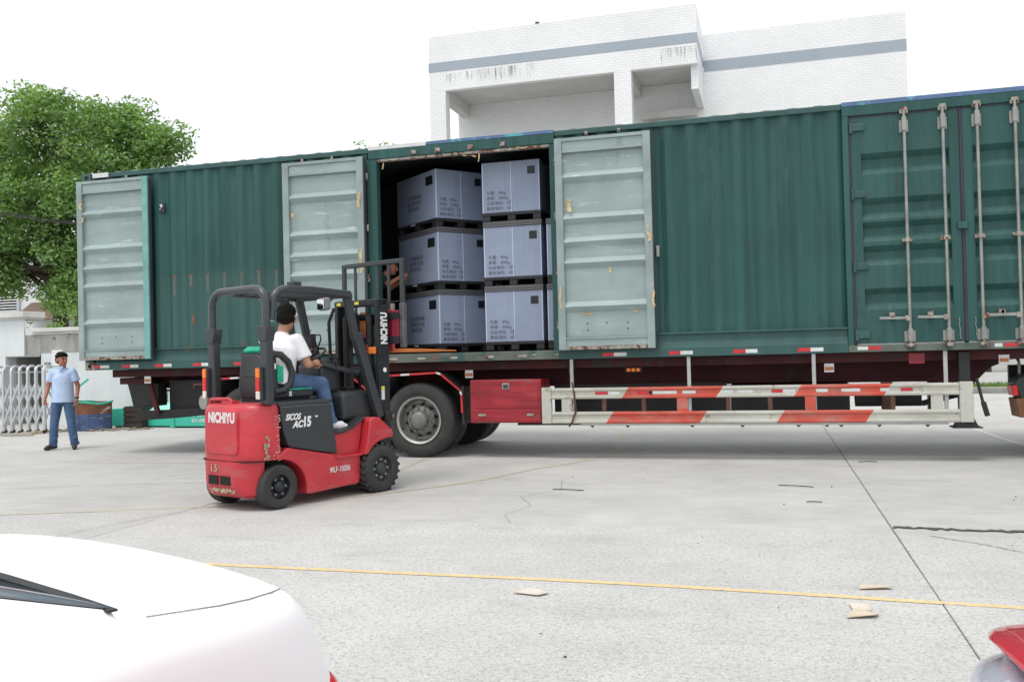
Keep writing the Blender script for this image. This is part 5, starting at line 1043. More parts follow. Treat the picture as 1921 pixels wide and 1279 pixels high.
# white saloon at the lower left, boot towards the yard; local +x forward (nose), rear end at x=0
wc = tag(empty('parked_car', (-1.566, 2.058, 0), rad(-110), False), 'white saloon car in the left foreground, only its boot and rear glass corner in view', 'car')
wbody = car_body(wc, 'carwhite', [(0.02, 0.52, 0.34, 0.60, 0.70, 0.72, 0.9), (0.03, 0.56, 0.30, 0.66, 0.82, 0.84, 0.92), (0.06, 0.64, 0.26, 0.76, 0.868, 0.892, 0.90), (0.14, 0.72, 0.24, 0.82, 0.882, 0.908, 0.885), (0.34, 0.775, 0.22, 0.84, 0.898, 0.922, 0.87), (0.48, 0.785, 0.20, 0.85, 0.908, 0.926, 0.86), (0.62, 0.79, 0.20, 0.85, 0.893, 0.900, 0.86),
    (1.0, 0.80, 0.20, 0.85, 0.890, 0.895, 0.88), (1.8, 0.81, 0.20, 0.84, 0.89, 0.895, 0.88), (2.7, 0.81, 0.20, 0.83, 0.875, 0.88, 0.88), (3.1, 0.80, 0.20, 0.81, 0.86, 0.89, 0.86), (3.7, 0.77, 0.22, 0.74, 0.80, 0.84, 0.86), (4.1, 0.70, 0.24, 0.66, 0.72, 0.75, 0.86), (4.28, 0.58, 0.28, 0.52, 0.58, 0.60, 0.86), (4.30, 0.50, 0.34, 0.48, 0.52, 0.54, 0.86)], rear=0.42)
# greenhouse: roof shell with a glass panel let into its sloping back
def ghr(x, wb, zb, wt, zt): return [(x, wb, zb), (x, wt, zt-0.018), (x, wt*0.96, zt), (x, -wt*0.96, zt), (x, -wt, zt-0.018), (x, -wb, zb)]
GS = [(0.50, 0.700, 0.870, 0.668, 0.921), (0.80, 0.715, 0.875, 0.645, 1.022), (1.15, 0.72, 0.88, 0.60, 1.150), (1.50, 0.72, 0.88, 0.555, 1.262), (1.75, 0.72, 0.88, 0.545, 1.30), (2.2, 0.72, 0.88, 0.545, 1.31), (2.5, 0.71, 0.88, 0.54, 1.28), (3.15, 0.68, 0.82, 0.62, 0.90)]
MB().loft([ghr(*q) for q in GS]).build('roof', 'carwhite', wc, smooth=30, bevel=0.015, segs=3)
gl = []
for x, wb, zb, wt, zt in GS[:4]: gl.append([(x+0.012, wt*0.955*t, zt+0.006) for t in (-1, -0.5, 0, 0.5, 1)])
n = 5; MB().add([p for r in gl for p in r], [(i*n+k, i*n+k+1, (i+1)*n+k+1, (i+1)*n+k) for i in range(3) for k in range(4)]).build('rear_window', 'cglass', wc, smooth=60, mods=(('SOLIDIFY', dict(thickness=0.004, offset=1)),))
ss_ = [(-0.655, 0.002), (-0.5, 0.008), (-0.25, 0.012), (0, 0.013), (0.25, 0.012), (0.5, 0.008), (0.655, 0.002)]
zs_ = lambda y: 0.924 + 0.012*(1-(y/0.66)**2)
MB().add([(0.505 - w/2, y, zs_(y)) for y, w in ss_] + [(0.520 + w, y, zs_(y)+w*0.35) for y, w in ss_], [(i, i+1, 8+i, 7+i) for i in range(6)]).build('window_seal', 'cartrim', wc, mods=(('SOLIDIFY', dict(thickness=0.004, offset=1)),))
for s in (-1, 1):
    P_ = []
    for x, f in ((1.3, 0.30), (1.5, 0.22), (2.3, 0.22), (2.75, 0.3), (2.4, 0.88), (2.2, 0.9), (1.6, 0.9)):
        q = [g for g in GS if g[0] <= x][-1]; q2 = [g for g in GS if g[0] >= x][0]; k = 0 if q2[0] == q[0] else (x-q[0])/(q2[0]-q[0]); L = [q[i]+(q2[i]-q[i])*k for i in range(5)]
        P_.append((x, s*(L[1]+(L[3]-L[1])*f+0.006), L[2]+(L[4]-0.018-L[2])*f))
    MB().add(P_, [tuple(range(7))]).build('side_window', 'cglass', wc)
# boot shut line, tail lamps
for s in (-1, 1):
    sp = [(0.45, s*0.655), (0.38, s*0.666), (0.30, s*0.668), (0.22, s*0.655), (0.14, s*0.625), (0.09, s*0.59), (0.055, s*0.55)]
    L_ = [(x, y-0.0022, 0.95) for x, y in sp] + [(x, y+0.0022, 0.95) for x, y in sp]; k_ = len(sp)
    sm = MB().add(L_, [(i, k_+i, k_+i+1, i+1) for i in range(k_-1)]).build('boot_seam', 'plasticgrey', wc)
    sm_ = sm.modifiers.new('wrap', 'SHRINKWRAP'); sm_.target = wbody; sm_.wrap_method = 'PROJECT'; sm_.use_project_z = True; sm_.use_negative_direction = True; sm_.use_positive_direction = False; sm_.offset = 0.002
for s in (-1, 1):
    MB().ell((0.010, s*0.625, 0.605), (0.045, 0.10, 0.06), Matrix.Rotation(s*rad(-42), 3, 'Z'), 18, 12).build('tail_lamp', 'redlens', wc, smooth=60)
car_wheels(wc, (0.85, 3.45), 0.79)
# red hatchback at the lower right, nose towards the yard
rc = tag(empty('parked_car', (1.055, 2.09, 0), rad(90), False), 'glossy red car at the lower right corner, its bonnet edge and clear headlamp in view', 'car')
RW = 0.80
car_body(rc, 'carred', [(-4.1, 0.55, 0.36, 0.70, 0.86, 0.88, 0.9), (-4.08, 0.66, 0.28, 0.80, 0.95, 0.98, 0.9), (-3.6, 0.77, 0.22, 0.86, 0.95, 0.98, 0.88), (-2.4, 0.80, 0.20, 0.84, 0.93, 0.96, 0.87), (-1.2, 0.80, 0.20, 0.80, 0.88, 0.93, 0.87), (-0.8, 0.79, 0.20, 0.77, 0.84, 0.90, 0.87), (-0.5, 0.77, 0.22, 0.73, 0.79, 0.85, 0.87), (-0.28, 0.73, 0.24, 0.66, 0.72, 0.79, 0.86), (-0.12, 0.66, 0.26, 0.58, 0.64, 0.72, 0.86), (-0.04, 0.58, 0.30, 0.50, 0.55, 0.64, 0.86), (-0.02, 0.5, 0.34, 0.47, 0.50, 0.58, 0.86)])
# bonnet: separate raised panel with rolled edge
rows = []
for x, z in ((-1.30, 0.915), (-1.0, 0.902), (-0.70, 0.886), (-0.50, 0.872), (-0.40, 0.863), (-0.34, 0.856), (-0.29, 0.850), (-0.25, 0.845), (-0.222, 0.841), (-0.205, 0.838), (-0.198, 0.836)):
    hw = 0.705 if x < -0.34 else 0.705 - 0.145 + math.sqrt(max(0, 0.145**2 - (x+0.34)**2)); hw -= 0.012*max(0, -x-0.5)
    rows.append([(x, hw*t, z + 0.045*(1-abs(t)**2.2) - (0.010 if abs(t) > 0.985 else 0.002 if abs(t) > 0.95 else 0)) for t in (-1, -0.985, -0.955, -0.8, -0.5, -0.2, 0, 0.2, 0.5, 0.8, 0.955, 0.985, 1)])
n = len(rows[0]); m = MB().add([p for r in rows for p in r], [(i*n+k, i*n+k+1, (i+1)*n+k+1, (i+1)*n+k) for i in range(len(rows)-1) for k in range(n-1)])
bo = m.build('bonnet', 'carred', rc, smooth=60, mods=(('SOLIDIFY', dict(thickness=0.030, offset=-1)), ('BEVEL', dict(width=0.010, segments=3, limit_method='ANGLE', angle_limit=rad(50))),))
for s in (-1, 1):
    hs = []
    for x, y0, y1, z0, z1 in ((-0.62, 0.725, 0.775, 0.73, 0.80), (-0.45, 0.700, 0.772, 0.69, 0.805), (-0.30, 0.62, 0.752, 0.64, 0.792), (-0.16, 0.50, 0.700, 0.60, 0.752), (-0.06, 0.42, 0.600, 0.57, 0.690)):
        z0 += 0.040; z1 += 0.040; y0 -= 0.03; y1 -= 0.03; hs.append([(x, s*y0, z0), (x, s*y1, z0), (x+0.03, s*(y1+0.012), (z0+z1)/2), (x, s*y1, z1-0.02), (x, s*y0, z1), (x, s*(y0-0.01), (z0+z1)/2)])
    hl = MB().loft(hs).build('headlamp', 'lampglass', rc, smooth=60, mods=(('SUBSURF', dict(levels=2, render_levels=2)),))
    hi = [[(p[0]-0.012, s*(abs(p[1])-0.014), p[2]-0.022) for p in r] for r in hs]
    MB().loft(hi).build('reflector', 'lampin', hl, smooth=30)
    MB().ell((-0.20, s*0.62, 0.70), (0.04, 0.04, 0.04), None, 16, 10).build('lamp_bowl', 'chrome', hl, smooth=60)
MB().loft([ghr(-1.15, 0.66, 0.90, 0.64, 0.92), ghr(-1.9, 0.70, 0.93, 0.56, 1.30), ghr(-2.6, 0.70, 0.94, 0.56, 1.36), ghr(-3.5, 0.69, 0.94, 0.54, 1.32), ghr(-4.05, 0.66, 0.94, 0.60, 0.98)]).build('roof', 'carred', rc, smooth=40, bevel=0.02)
MB().add([(-1.20, 0.62, 0.945), (-1.20, -0.62, 0.945), (-1.88, -0.53, 1.305), (-1.88, 0.53, 1.305)], [(0, 1, 2, 3)]).build('windscreen', 'cglass', rc)
car_wheels(rc, (-0.75, -3.3), 0.79)

# ================================================================== BOUNDARY WALL AND THINGS AT THE LEFT
G['wallwhite'] = pm('whitewashed_wall', (0.66, 0.70, 0.70), 0.85, var=0.08, vs=0.8, streak=0.06, ss=(3, 3, 0.5), patches=(((0.36, 0.38, 0.36), 1.6, 0.66, (1, 1, 0.6)), ((0.24, 0.25, 0.23), 3.5, 0.73, (1, 1, 1))), bmp=0.2, bs=18, world=True)
G['wallgrey'] = pm('stained_cement', (0.37, 0.37, 0.35), 0.9, var=0.2, vs=1.5, streak=0.22, ss=(5, 5, 0.6), patches=(((0.16, 0.16, 0.145), 2.4, 0.60, (1, 1, 0.8)), ((0.6, 0.62, 0.6), 2.0, 0.62, (1, 1, 1))), bmp=0.3, bs=22, world=True)
G['coping'] = pm('coping_white', (0.60, 0.60, 0.57), 0.8, var=0.12, vs=2, patches=(((0.2, 0.2, 0.18), 4, 0.66, (1, 1, 1)),), world=True)
YW = 17.35
wa = tag(empty('boundary_wall', (-13, YW, 0)), 'stained whitewashed boundary wall behind the folding gate', 'wall')
MB().box(-16.30, -6.0, YW, YW+0.24, 0, 1.66).build('wall_base', 'wallwhite', wa)
MB().box(-16.30, -6.0, YW-0.006, YW+0.246, 1.663, 2.085).build('wall_band', 'wallgrey', wa)
MB().box(-16.55, -6.0, YW-0.05, YW+0.29, 2.088, 2.14).box(-16.5, -6.0, YW-0.10, YW+0.34, 2.142, 2.235).build('coping', 'coping', wa, bevel=0.012)
MB().box(-24.0, -17.25, YW, YW+0.24, 0, 2.10).build('wall_base', 'wallwhite', wa)
MB().box(-17.24, -16.31, YW, YW+0.24, 1.64, 2.085).box(-17.24, -16.31, YW-0.03, YW+0.27, 1.58, 1.639).build('lintel', 'wallgrey', wa)
MB().box(-17.24, -16.31, YW+1.2, YW+1.3, 0, 2.0).build('pocket_back', pm('dark_pocket', (0.05, 0.055, 0.05), 0.9, var=0.3), wa)
MB().box(-17.3, -17.24, YW+0.24, YW+1.3, 0, 2.0).box(-16.31, -16.25, YW+0.24, YW+1.3, 0, 2.0).build('pocket_side', 'wallgrey', wa)
MB().box(-17.3, -16.25, YW+0.24, YW+1.3, 2.0, 2.06).build('pocket_roof', 'wallgrey', wa)
gp = tag(empty('gate_pillar', (-17.0, YW-0.3, 0)), 'square whitewashed gate pillar with a flat cap at the left edge', 'pillar')
MB().box(-18.6, -16.72, YW-0.06, YW-0.008, 1.60, 2.46).build('pillar_face', 'wallwhite', gp)
MB().box(-18.6, -17.26, YW-0.06, YW-0.008, 0, 1.597).build('pillar_face', 'wallwhite', gp)
MB().box(-18.6, -16.66, YW-0.14, YW+0.5, 2.463, 2.50).box(-18.6, -16.62, YW-0.18, YW+0.5, 2.502, 2.64).build('pillar_cap', 'coping', gp, bevel=0.01)
tag(MB().box(-15.98, -15.68, YW-0.02, YW-0.004, 1.36, 1.72).build('notice_board', pm('white_board', (0.74, 0.76, 0.76), 0.6, var=0.05), None, bevel=0.004), 'small white notice board on the wall behind the man', 'sign')
bx = tag(MB().box(-16.16, -16.03, YW-0.06, YW-0.008, 1.36, 1.44).build('junction_box', 'plasticgrey', None, bevel=0.006), 'little grey junction box beside the white notice board', 'box')
# folding gate: arched frames linked by scissor bars
gt = tag(empty('folding_gate', (-15.0, 14.9, 0)), 'grey-white folding accordion gate with scissor bars at the left edge', 'gate')
G['gatem'] = pm('gate_aluminium', (0.56, 0.57, 0.58), 0.38, 0.45, var=0.12, vs=4, patches=(((0.25, 0.25, 0.24), 5, 0.66, (1, 1, 1)),))
gd = Vector((0.93, 0.36, 0)); gn = Vector((-0.36, 0.93, 0)); p0g = Vector((-16.28, 14.52, 0)); NG = 15; stp = 0.158
def gpt(i, side, z): q = p0g + gd*(stp*i) + gn*(0.22*side); return (q.x, q.y, z)
for i in range(NG):
    P = [gpt(i, -1, 0.07), gpt(i, -1, 1.26)] + [tuple(Vector(gpt(i, -math.cos(t), 1.26+0.11*math.sin(t)))) for t in (PI*k/8 for k in range(1, 8))] + [gpt(i, 1, 1.26), gpt(i, 1, 0.07)]
    f_ = MB().tube(P, 0.026, 8).build('gate_frame', 'gatem', gt, smooth=50)
    MB().bar(gpt(i, -1, 1.24), gpt(i, 1, 1.24), 0.02, 0.03).build('frame_bar', 'gatem', f_)
    for s in (-1, 1): MB().lathe([(0.0, -0.015), (0.04, -0.015), (0.04, 0.015), (0, 0.015)], gpt(i, s, 0.04), 'y', 12).build('castor', 'black', f_)
for i in range(NG-1):
    for s in (-1, 1):
        for z0, z1 in ((0.20, 0.62), (0.62, 1.04)):
            a = Vector(gn)*0.012
            MB().bar(Vector(gpt(i, s, z0))-a, Vector(gpt(i+1, s, z1))-a, 0.010, 0.030).build('scissor_bar', 'gatem', gt); MB().bar(Vector(gpt(i, s, z1))+a, Vector(gpt(i+1, s, z0))+a, 0.010, 0.030).build('scissor_bar', 'gatem', gt)
# drum with hose
dm = tag(empty('oil_drum', (-13.62, 15.9, 0)), 'rusty cut-down drum, blue below and brown above, against the wall', 'drum')
G['drumr'] = pm('drum_rust', (0.19, 0.075, 0.04), 0.75, var=0.4, vs=4, patches=(((0.55, 0.50, 0.42), 1.9, 0.54, (1, 1, 1.5)), ((0.06, 0.03, 0.02), 3, 0.6, (1, 1, 1))))
G['drumb'] = pm('drum_blue', (0.05, 0.085, 0.19), 0.6, var=0.4, vs=5, patches=(((0.16, 0.20, 0.28), 3, 0.55, (1, 1, 3)), (RUST, 3, 0.62, (1, 1, 1))))
prof = [(0.34, 0.0)]; z = 0.0
for k in range(6): prof += [(0.345, 0.02+0.055*k), (0.352, 0.035+0.055*k), (0.345, 0.05+0.055*k)]
MB().lathe(prof + [(0.345, 0.34)], (-13.62, 15.9, 0.0), 'z', 36).build('drum_base', 'drumb', dm, smooth=50)
MB().lathe([(0.345, 0.342), (0.35, 0.40), (0.352, 0.56), (0.36, 0.572), (0.352, 0.585), (0.335, 0.58), (0.335, 0.342)], (-13.62, 15.9, 0.0), 'z', 36, closed=True).build('drum_wall', 'drumr', dm, smooth=50)
G['hose'] = pm('green_hose', (0.03, 0.40, 0.27), 0.4, var=0.15)
hp = [(-13.62+0.36*math.cos(t), 15.9+0.36*math.sin(t), 0.575+0.02*math.sin(3*t)) for t in (PI*1.05+2*PI*k/30*0.95 for k in range(30))]
tag(MB().tube(hp + [(-13.9, 15.75, 0.62), (-14.0, 15.9, 0.9), (-14.1, 16.3, 1.05)], 0.022, 8).build('garden_hose', 'hose', None, smooth=60), 'green garden hose looped round the rim of the rusty drum', 'hose')
# turquoise steel skips
G['turq'] = pm('turquoise_paint', (0.045, 0.50, 0.36), 0.5, var=0.12, vs=2, patches=((RUST, 4, 0.70, (1.5, 1, 0.6)), ((0.02, 0.22, 0.16), 3, 0.66, (1, 1, 1))), bmp=0.1)
G['turql'] = pm('pale_turquoise', (0.30, 0.72, 0.58), 0.5, var=0.1, vs=2)
t1 = tag(empty('steel_skip', (-12.9, 16.8, 0)), 'low turquoise steel skip with a sloping lid on the ground behind the trailer', 'skip')
MB().prism([(-13.70, 0.03), (-13.70, 0.40), (-13.1, 0.42), (-12.95, 0.30), (-12.16, 0.31), (-12.16, 0.03)], 'y', 16.5, 17.2).build('skip_body', 'turq', t1, bevel=0.012)
MB().add([(-12.98, 16.485, 0.315), (-12.20, 16.485, 0.325), (-12.40, 16.86, 0.50), (-13.2, 16.86, 0.48), (-12.98, 16.485, 0.33), (-12.20, 16.485, 0.34), (-12.40, 16.86, 0.515), (-13.2, 16.86, 0.495)], [(0,1,2,3), (4,5,6,7), (0,1,5,4), (1,2,6,5), (2,3,7,6), (3,0,4,7)]).build('skip_lid', 'turql', t1)
for x in (-13.6, -12.4): MB().box(x, x+0.1, 16.52, 17.1, 0.0, 0.029).build('skid', 'black', t1)
t2 = tag(empty('steel_skip', (-11.4, 16.7, 0)), 'taller turquoise steel skip with white painted lettering, partly behind the forklift', 'skip')
MB().prism([(-12.13, 0.03), (-12.15, 0.36), (-11.85, 0.40), (-11.75, 0.45), (-10.5, 0.48), (-10.5, 0.03)], 'y', 16.35, 17.15).build('skip_body', 'turq', t2, bevel=0.012)
MB().box(-12.10, -11.99, 16.33, 16.349, 0.0, 0.37).build('corner_post', 'turq', t2, bevel=0.006)
for x in (-12.0, -10.8): MB().box(x, x+0.1, 16.4, 17.1, 0.0, 0.029).build('skid', 'black', t2)
text('大众环卫', 0.16, 'wornw' if 'wornw' in G else 'whiteink', t2, (-11.35, 16.345, 0.24), (PI/2, 0, 0), bold=0.002)
text('62110000', 0.10, 'whiteink', t2, (-11.38, 16.345, 0.12), (PI/2, 0, 0), bold=0.001)
# clutter along the wall
ck = tag(MB().box(-13.20, -12.76, 16.3, 16.7, 0.0, 0.46).build('slatted_crate', pm('dark_crate', (0.03, 0.032, 0.03), 0.8, var=0.4, vs=8), None, bevel=0.008), 'dark crate between the rusty drum and the turquoise skip', 'crate')
for k in range(4): MB().box(-13.21, -12.75, 16.288, 16.2985, 0.03+0.11*k, 0.11+0.11*k).build('slat', pm('dark_slat', (0.045, 0.035, 0.03), 0.8, var=0.4, vs=8), ck)
for k, (x, y, L, a, t_) in enumerate(((-14.35, 15.0, 0.42, 0.5, 'pale wooden plank lying at the foot of the gate'), (-14.28, 14.55, 0.75, 0.05, 'long thin grey batten lying on the ground before the gate'))):
    tag(MB().obox((x, y, 0.03 + 0.004*k), (L, 0.09, 0.04), Matrix.Rotation(a, 3, 'Z') @ Matrix.Rotation(-0.06*(1-k), 3, 'Y')).build('plank', pm('weathered_wood', (0.42, 0.33, 0.20) if k == 0 else (0.34, 0.34, 0.28), 0.8, var=0.25, vs=8), None, bevel=0.004), t_, 'plank')
db = MB(); r_ = random.Random(11)
for k in range(160):
    x = r_.uniform(-14.4, -12.4); y = r_.uniform(15.35, 15.9) + 0.35*(x+14.4)/2; s_ = r_.uniform(.012, .06)
    if (x+13.62)**2 + (y-15.9)**2 < 0.16: continue
    db.obox((x, y, s_*0.35), (s_*r_.uniform(1, 2.6), s_, s_*0.7), Matrix.Rotation(r_.uniform(0, 3), 3, 'Z') @ Matrix.Rotation(r_.uniform(-.4, .4), 3, 'X'))
tag(db.build('rubble', pm('rubble_mix', (0.30, 0.26, 0.20), 0.9, var=0.5, vs=7), None), 'strip of small rubble and scraps along the foot of the wall', 'rubble', kind='stuff')
# dead stems against the wall
for k in range(5):
    x = -12.9 + 0.14*k; tag(MB().tube([(x, 17.2, 0.2), (x+r_.uniform(-.05, .05), 17.22, 0.55), (x+r_.uniform(-.12, .12), 17.2, 0.75+r_.uniform(0, .2))], 0.008, 6).build('dry_stem', pm('dry_stem', (0.16, 0.13, 0.08), 0.9), None), '%s dry stem from the left against the white wall under the trailer tail' % ('first', 'second', 'third', 'fourth', 'fifth')[k], 'plant', 'dry stems against the white wall')

# ================================================================== HOUSE BEHIND THE WALL
hs = tag(empty('white_house', (-31, 33, 0)), 'low white rendered house behind the tree and wall', 'house')
G['render'] = pm('white_render', (0.76, 0.78, 0.79), 0.85, var=0.04, vs=0.6, streak=0.04, world=True)
MB().box(-42, -24.0, 30.0, 38.0, 0, 5.9).build('house_wall', 'render', hs)
MB().box(-42.2, -23.8, 29.7, 38.2, 5.902, 6.1).build('house_roof', 'coping', hs)
for x0, x1, z0, z1 in ((-33.5, -29.25, 3.58, 4.35), (-28.2, -26.2, 4.6, 5.5)):
    w_ = MB().box(x0, x1, 29.96, 29.995, z0, z1).build('louvre_window', 'hole', hs)
    z = z0
    while z < z1 - 0.05: MB().obox(((x0+x1)/2, 29.93, z+0.05), (x1-x0, 0.09, 0.012), Matrix.Rotation(rad(35), 3, 'X')).build('slat', 'render', w_); z += 0.11
    MB().box(x1, x1+0.1, 29.9, 29.995, z0-0.05, z1+0.05).build('frame', 'gatem', w_)
MB().add([(-28.6, 29.98, 3.85), (-25.6, 29.98, 3.85), (-25.6, 28.9, 3.12), (-28.6, 28.9, 3.12), (-28.6, 29.98, 3.92), (-25.6, 29.98, 3.92), (-25.6, 28.9, 3.19), (-28.6, 28.9, 3.19)], [(0,1,2,3), (4,5,6,7), (0,1,5,4), (1,2,6,5), (2,3,7,6), (3,0,4,7)]).build('awning', pm('brown_awning', (0.16, 0.11, 0.08), 0.8, var=0.2), hs)

# ================================================================== TREES
def leaf_mat(name, c1, c2):
    m, nt, b = new_mat(name); oi = nd(nt, 'ShaderNodeNewGeometry')
    f = oi.outputs['Random Per Island']; c = mixc(nt, f, c1, c2)
    c = mixc(nt, 1.0, c, mrange(nt, noise(nt, coords(nt, True), 0.9, 4), 0.3, 0.7, 0.62, 1.40), 'MULTIPLY')
    nt.links.new(c, b.inputs['Base Color']); b.inputs['Roughness'].default_value = 0.5
    tr_ = nd(nt, 'ShaderNodeBsdfTranslucent'); nt.links.new(mixc(nt, 1.0, c, (1.25, 1.35, 0.6), 'MULTIPLY'), tr_.inputs[0])
    mx = nd(nt, 'ShaderNodeMixShader'); mx.inputs[0].default_value = 0.42
    out = nt.nodes['Material Output']; nt.links.new(b.outputs[0], mx.inputs[1]); nt.links.new(tr_.outputs[0], mx.inputs[2]); nt.links.new(mx.outputs[0], out.inputs[0]); return m
G['leaf'] = leaf_mat('camphor_leaves', (0.100, 0.200, 0.055), (0.290, 0.430, 0.165))
G['bark'] = pm('bark', (0.085, 0.062, 0.045), 0.9, var=0.35, vs=6, streak=0.3, ss=(8, 8, 1), bmp=0.5, bs=18)
def foliage(cl, per, size, seed):
    """cl: (x,y,z,rx,ry,rz) clumps -> small folded leaves spread through each clump"""
    r = np.random.default_rng(seed); V = []; n = 0
    for (x, y, z, rx, ry, rz) in cl:
        N = int(per*(rx*ry*rz)**(2/3)/0.36); d = r.normal(size=(N, 3)); d /= np.linalg.norm(d, axis=1)[:, None]
        rad_ = r.random(N)**0.45; c = np.array([x, y, z]) + d*rad_[:, None]*np.array([rx, ry, rz])
        u = r.normal(size=(N, 3)); u[:, 2] *= 0.6; u /= np.linalg.norm(u, axis=1)[:, None]
        nn = d*0.7 + np.array([0, 0, 0.7]) + r.normal(size=(N, 3))*0.55; w = np.cross(u, nn); w /= np.linalg.norm(w, axis=1)[:, None] + 1e-9
        s = size*r.uniform(0.6, 1.25, N)[:, None]; V.append(np.stack([c - u*s*0.5, c + w*s*0.26, c + u*s*0.55, c - w*s*0.26], 1))
    V = np.concatenate(V); N = len(V); me = bpy.data.meshes.new('crown'); me.vertices.add(4*N); me.vertices.foreach_set('co', V.reshape(-1).astype(np.float32))
    me.loops.add(4*N); me.loops.foreach_set('vertex_index', np.arange(4*N, dtype=np.int32)); me.polygons.add(N); me.polygons.foreach_set('loop_start', np.arange(0, 4*N, 4, dtype=np.int32)); me.update(); me.validate()
    return me
def tree(loc, label, trunk, limbs, clumps, per, size, seed, group=None, mat='leaf'):
    t = tag(empty('broadleaf_tree', loc), label, 'tree', group)
    MB().tube(trunk[0], trunk[1], 12).build('trunk', 'bark', t, smooth=60)
    for P, R_ in limbs: MB().tube(P, R_, 8).build('limb', 'bark', t, smooth=60)
    me = foliage([(c[0]-loc[0], c[1]-loc[1], c[2]-loc[2], *c[3:]) for c in clumps], per, size, seed); me.materials.append(G[mat])
    o = bpy.data.objects.new('crown', me); COL.objects.link(o); o.parent = t; return t
r_ = random.Random(21); cl = []
# crown of the big tree: boughs of overlapping clumps, dense outside, with gaps between
cent = [(-21.2, 22.6, 8.1, 1.9), (-19.4, 22.0, 8.25, 1.7), (-17.9, 22.0, 7.5, 1.4), (-16.95, 22.3, 6.75, 0.95), (-22.5, 22.0, 6.3, 1.7), (-20.7, 21.4, 6.2, 1.6), (-18.9, 21.6, 5.9, 1.45), (-17.3, 22.3, 5.6, 1.3), (-22.6, 21.4, 4.6, 1.35), (-21.1, 21.0, 4.55, 1.15), (-19.0, 21.4, 4.5, 0.9), (-23.6, 22.6, 7.6, 1.7), (-18.6, 22.2, 3.3, 0.7), (-24.2, 22, 5.2, 1.6), (-16.9, 22.6, 5.4, 0.9), (-16.6, 22.4, 7.5, 0.7), (-17.4, 22.2, 8.1, 0.8), (-20.6, 20.9, 3.75, 0.55), (-18.9, 21.2, 3.5, 0.6)]
for cx, cy, cz, R_ in cent:
    for k in range(int(17*R_)):
        v = Vector((r_.gauss(0, 1), r_.gauss(0, 1), r_.gauss(0, 0.8))).normalized()*R_*r_.uniform(0.55, 0.98)
        q = r_.uniform(0.38, 0.66); cl.append((cx+v.x, cy+v.y, cz+v.z*0.85, q*1.15, q*1.15, q*0.75))
lim = []
for (cx, cy, cz, R_) in cent:
    b0 = Vector((-19.75 + r_.uniform(-.15, .15), 22.0, 3.3 + r_.uniform(-.4, .8))); e = Vector((cx, cy, cz)); md = b0.lerp(e, 0.5) + Vector((r_.uniform(-.3, .3), r_.uniform(-.3, .3), 0.25))
    lim.append(([b0, md, e, e + Vector((r_.uniform(-.4, .4), r_.uniform(-.4, .4), 0.35*R_))], [0.12, 0.08, 0.045, 0.012]))
    for k in range(3): tip = e + Vector((r_.gauss(0, .5), r_.gauss(0, .4), r_.uniform(-.2, .35)))*R_*0.8; lim.append(([md.lerp(e, 0.6), md.lerp(tip, 0.7), tip], [0.04, 0.028, 0.01]))
lim.append(([(-19.35, 22, 2.0), (-19.15, 22.0, 3.2), (-18.7, 22, 4.4), (-18.2, 22, 5.6)], [0.16, 0.14, 0.11, 0.05]))
tree((-19.8, 22.0, 0), 'big spreading broadleaf tree behind the wall at the left', ([(-19.8, 22, -0.05), (-19.78, 22, 1.2), (-19.95, 22, 2.6), (-19.9, 22, 3.6), (-20.0, 22, 4.6), (-20.2, 22.1, 6.2)], [0.30, 0.26, 0.22, 0.20, 0.15, 0.06]), lim, cl, 330, 0.14, 5)
c2 = [(-11.5+r_.gauss(0, .35), 26+r_.gauss(0, .3), 7.70+r_.gauss(0, .2), .28, .28, .2) for k in range(12)]
tree((-11.5, 26.0, 0), 'small treetop just peeping over the container roof', ([(-11.5, 26, -0.05), (-11.45, 26, 4), (-11.5, 26, 7.6)], [0.12, 0.09, 0.03]), [], c2, 130, 0.12, 8)
sh = []
for k in range(26): sh.append((-17.75+r_.gauss(0, .5), 20.0+r_.gauss(0, .35), 2.25+abs(r_.gauss(0, .5)), .28, .28, .22))
tree((-17.75, 20.0, 0), 'dark shrub standing above the wall coping beside the container end', ([(-17.75, 20, -0.05), (-17.75, 20, 1.2), (-17.7, 20, 2.4)], [0.06, 0.05, 0.03]), [], sh, 150, 0.11, 9)
# hedge trees far right beyond the road
for k in range(1):
    x = 9.8; cc = [(x+r_.gauss(0, .9), 47+r_.gauss(0, .6), 1.3+abs(r_.gauss(0, .9)), .7, .7, .6) for q in range(16)]
    tree((x, 47, 0), 'dark green roadside tree beyond the far road at the right', ([(x, 47, -0.05), (x, 47, 1.6)], [0.12, 0.08]), [], cc, 60, 0.2, 30+k)
tag(MB().tube([(-24, 18.9, 5.9), (-21.5, 18.9, 5.55), (-19.07, 19, 5.31), (-17.56, 19, 5.03), (-15.2, 19, 4.7), (-12, 19, 4.45)], 0.018, 6).tube([(-24, 18.95, 5.98), (-21.5, 18.95, 5.62), (-19.07, 19.05, 5.37), (-17.56, 19.05, 5.08), (-15.2, 19.05, 4.74), (-12, 19.05, 4.5)], 0.012, 6).build('overhead_cable', 'black', None), 'black overhead cable crossing in front of the big tree', 'cable')

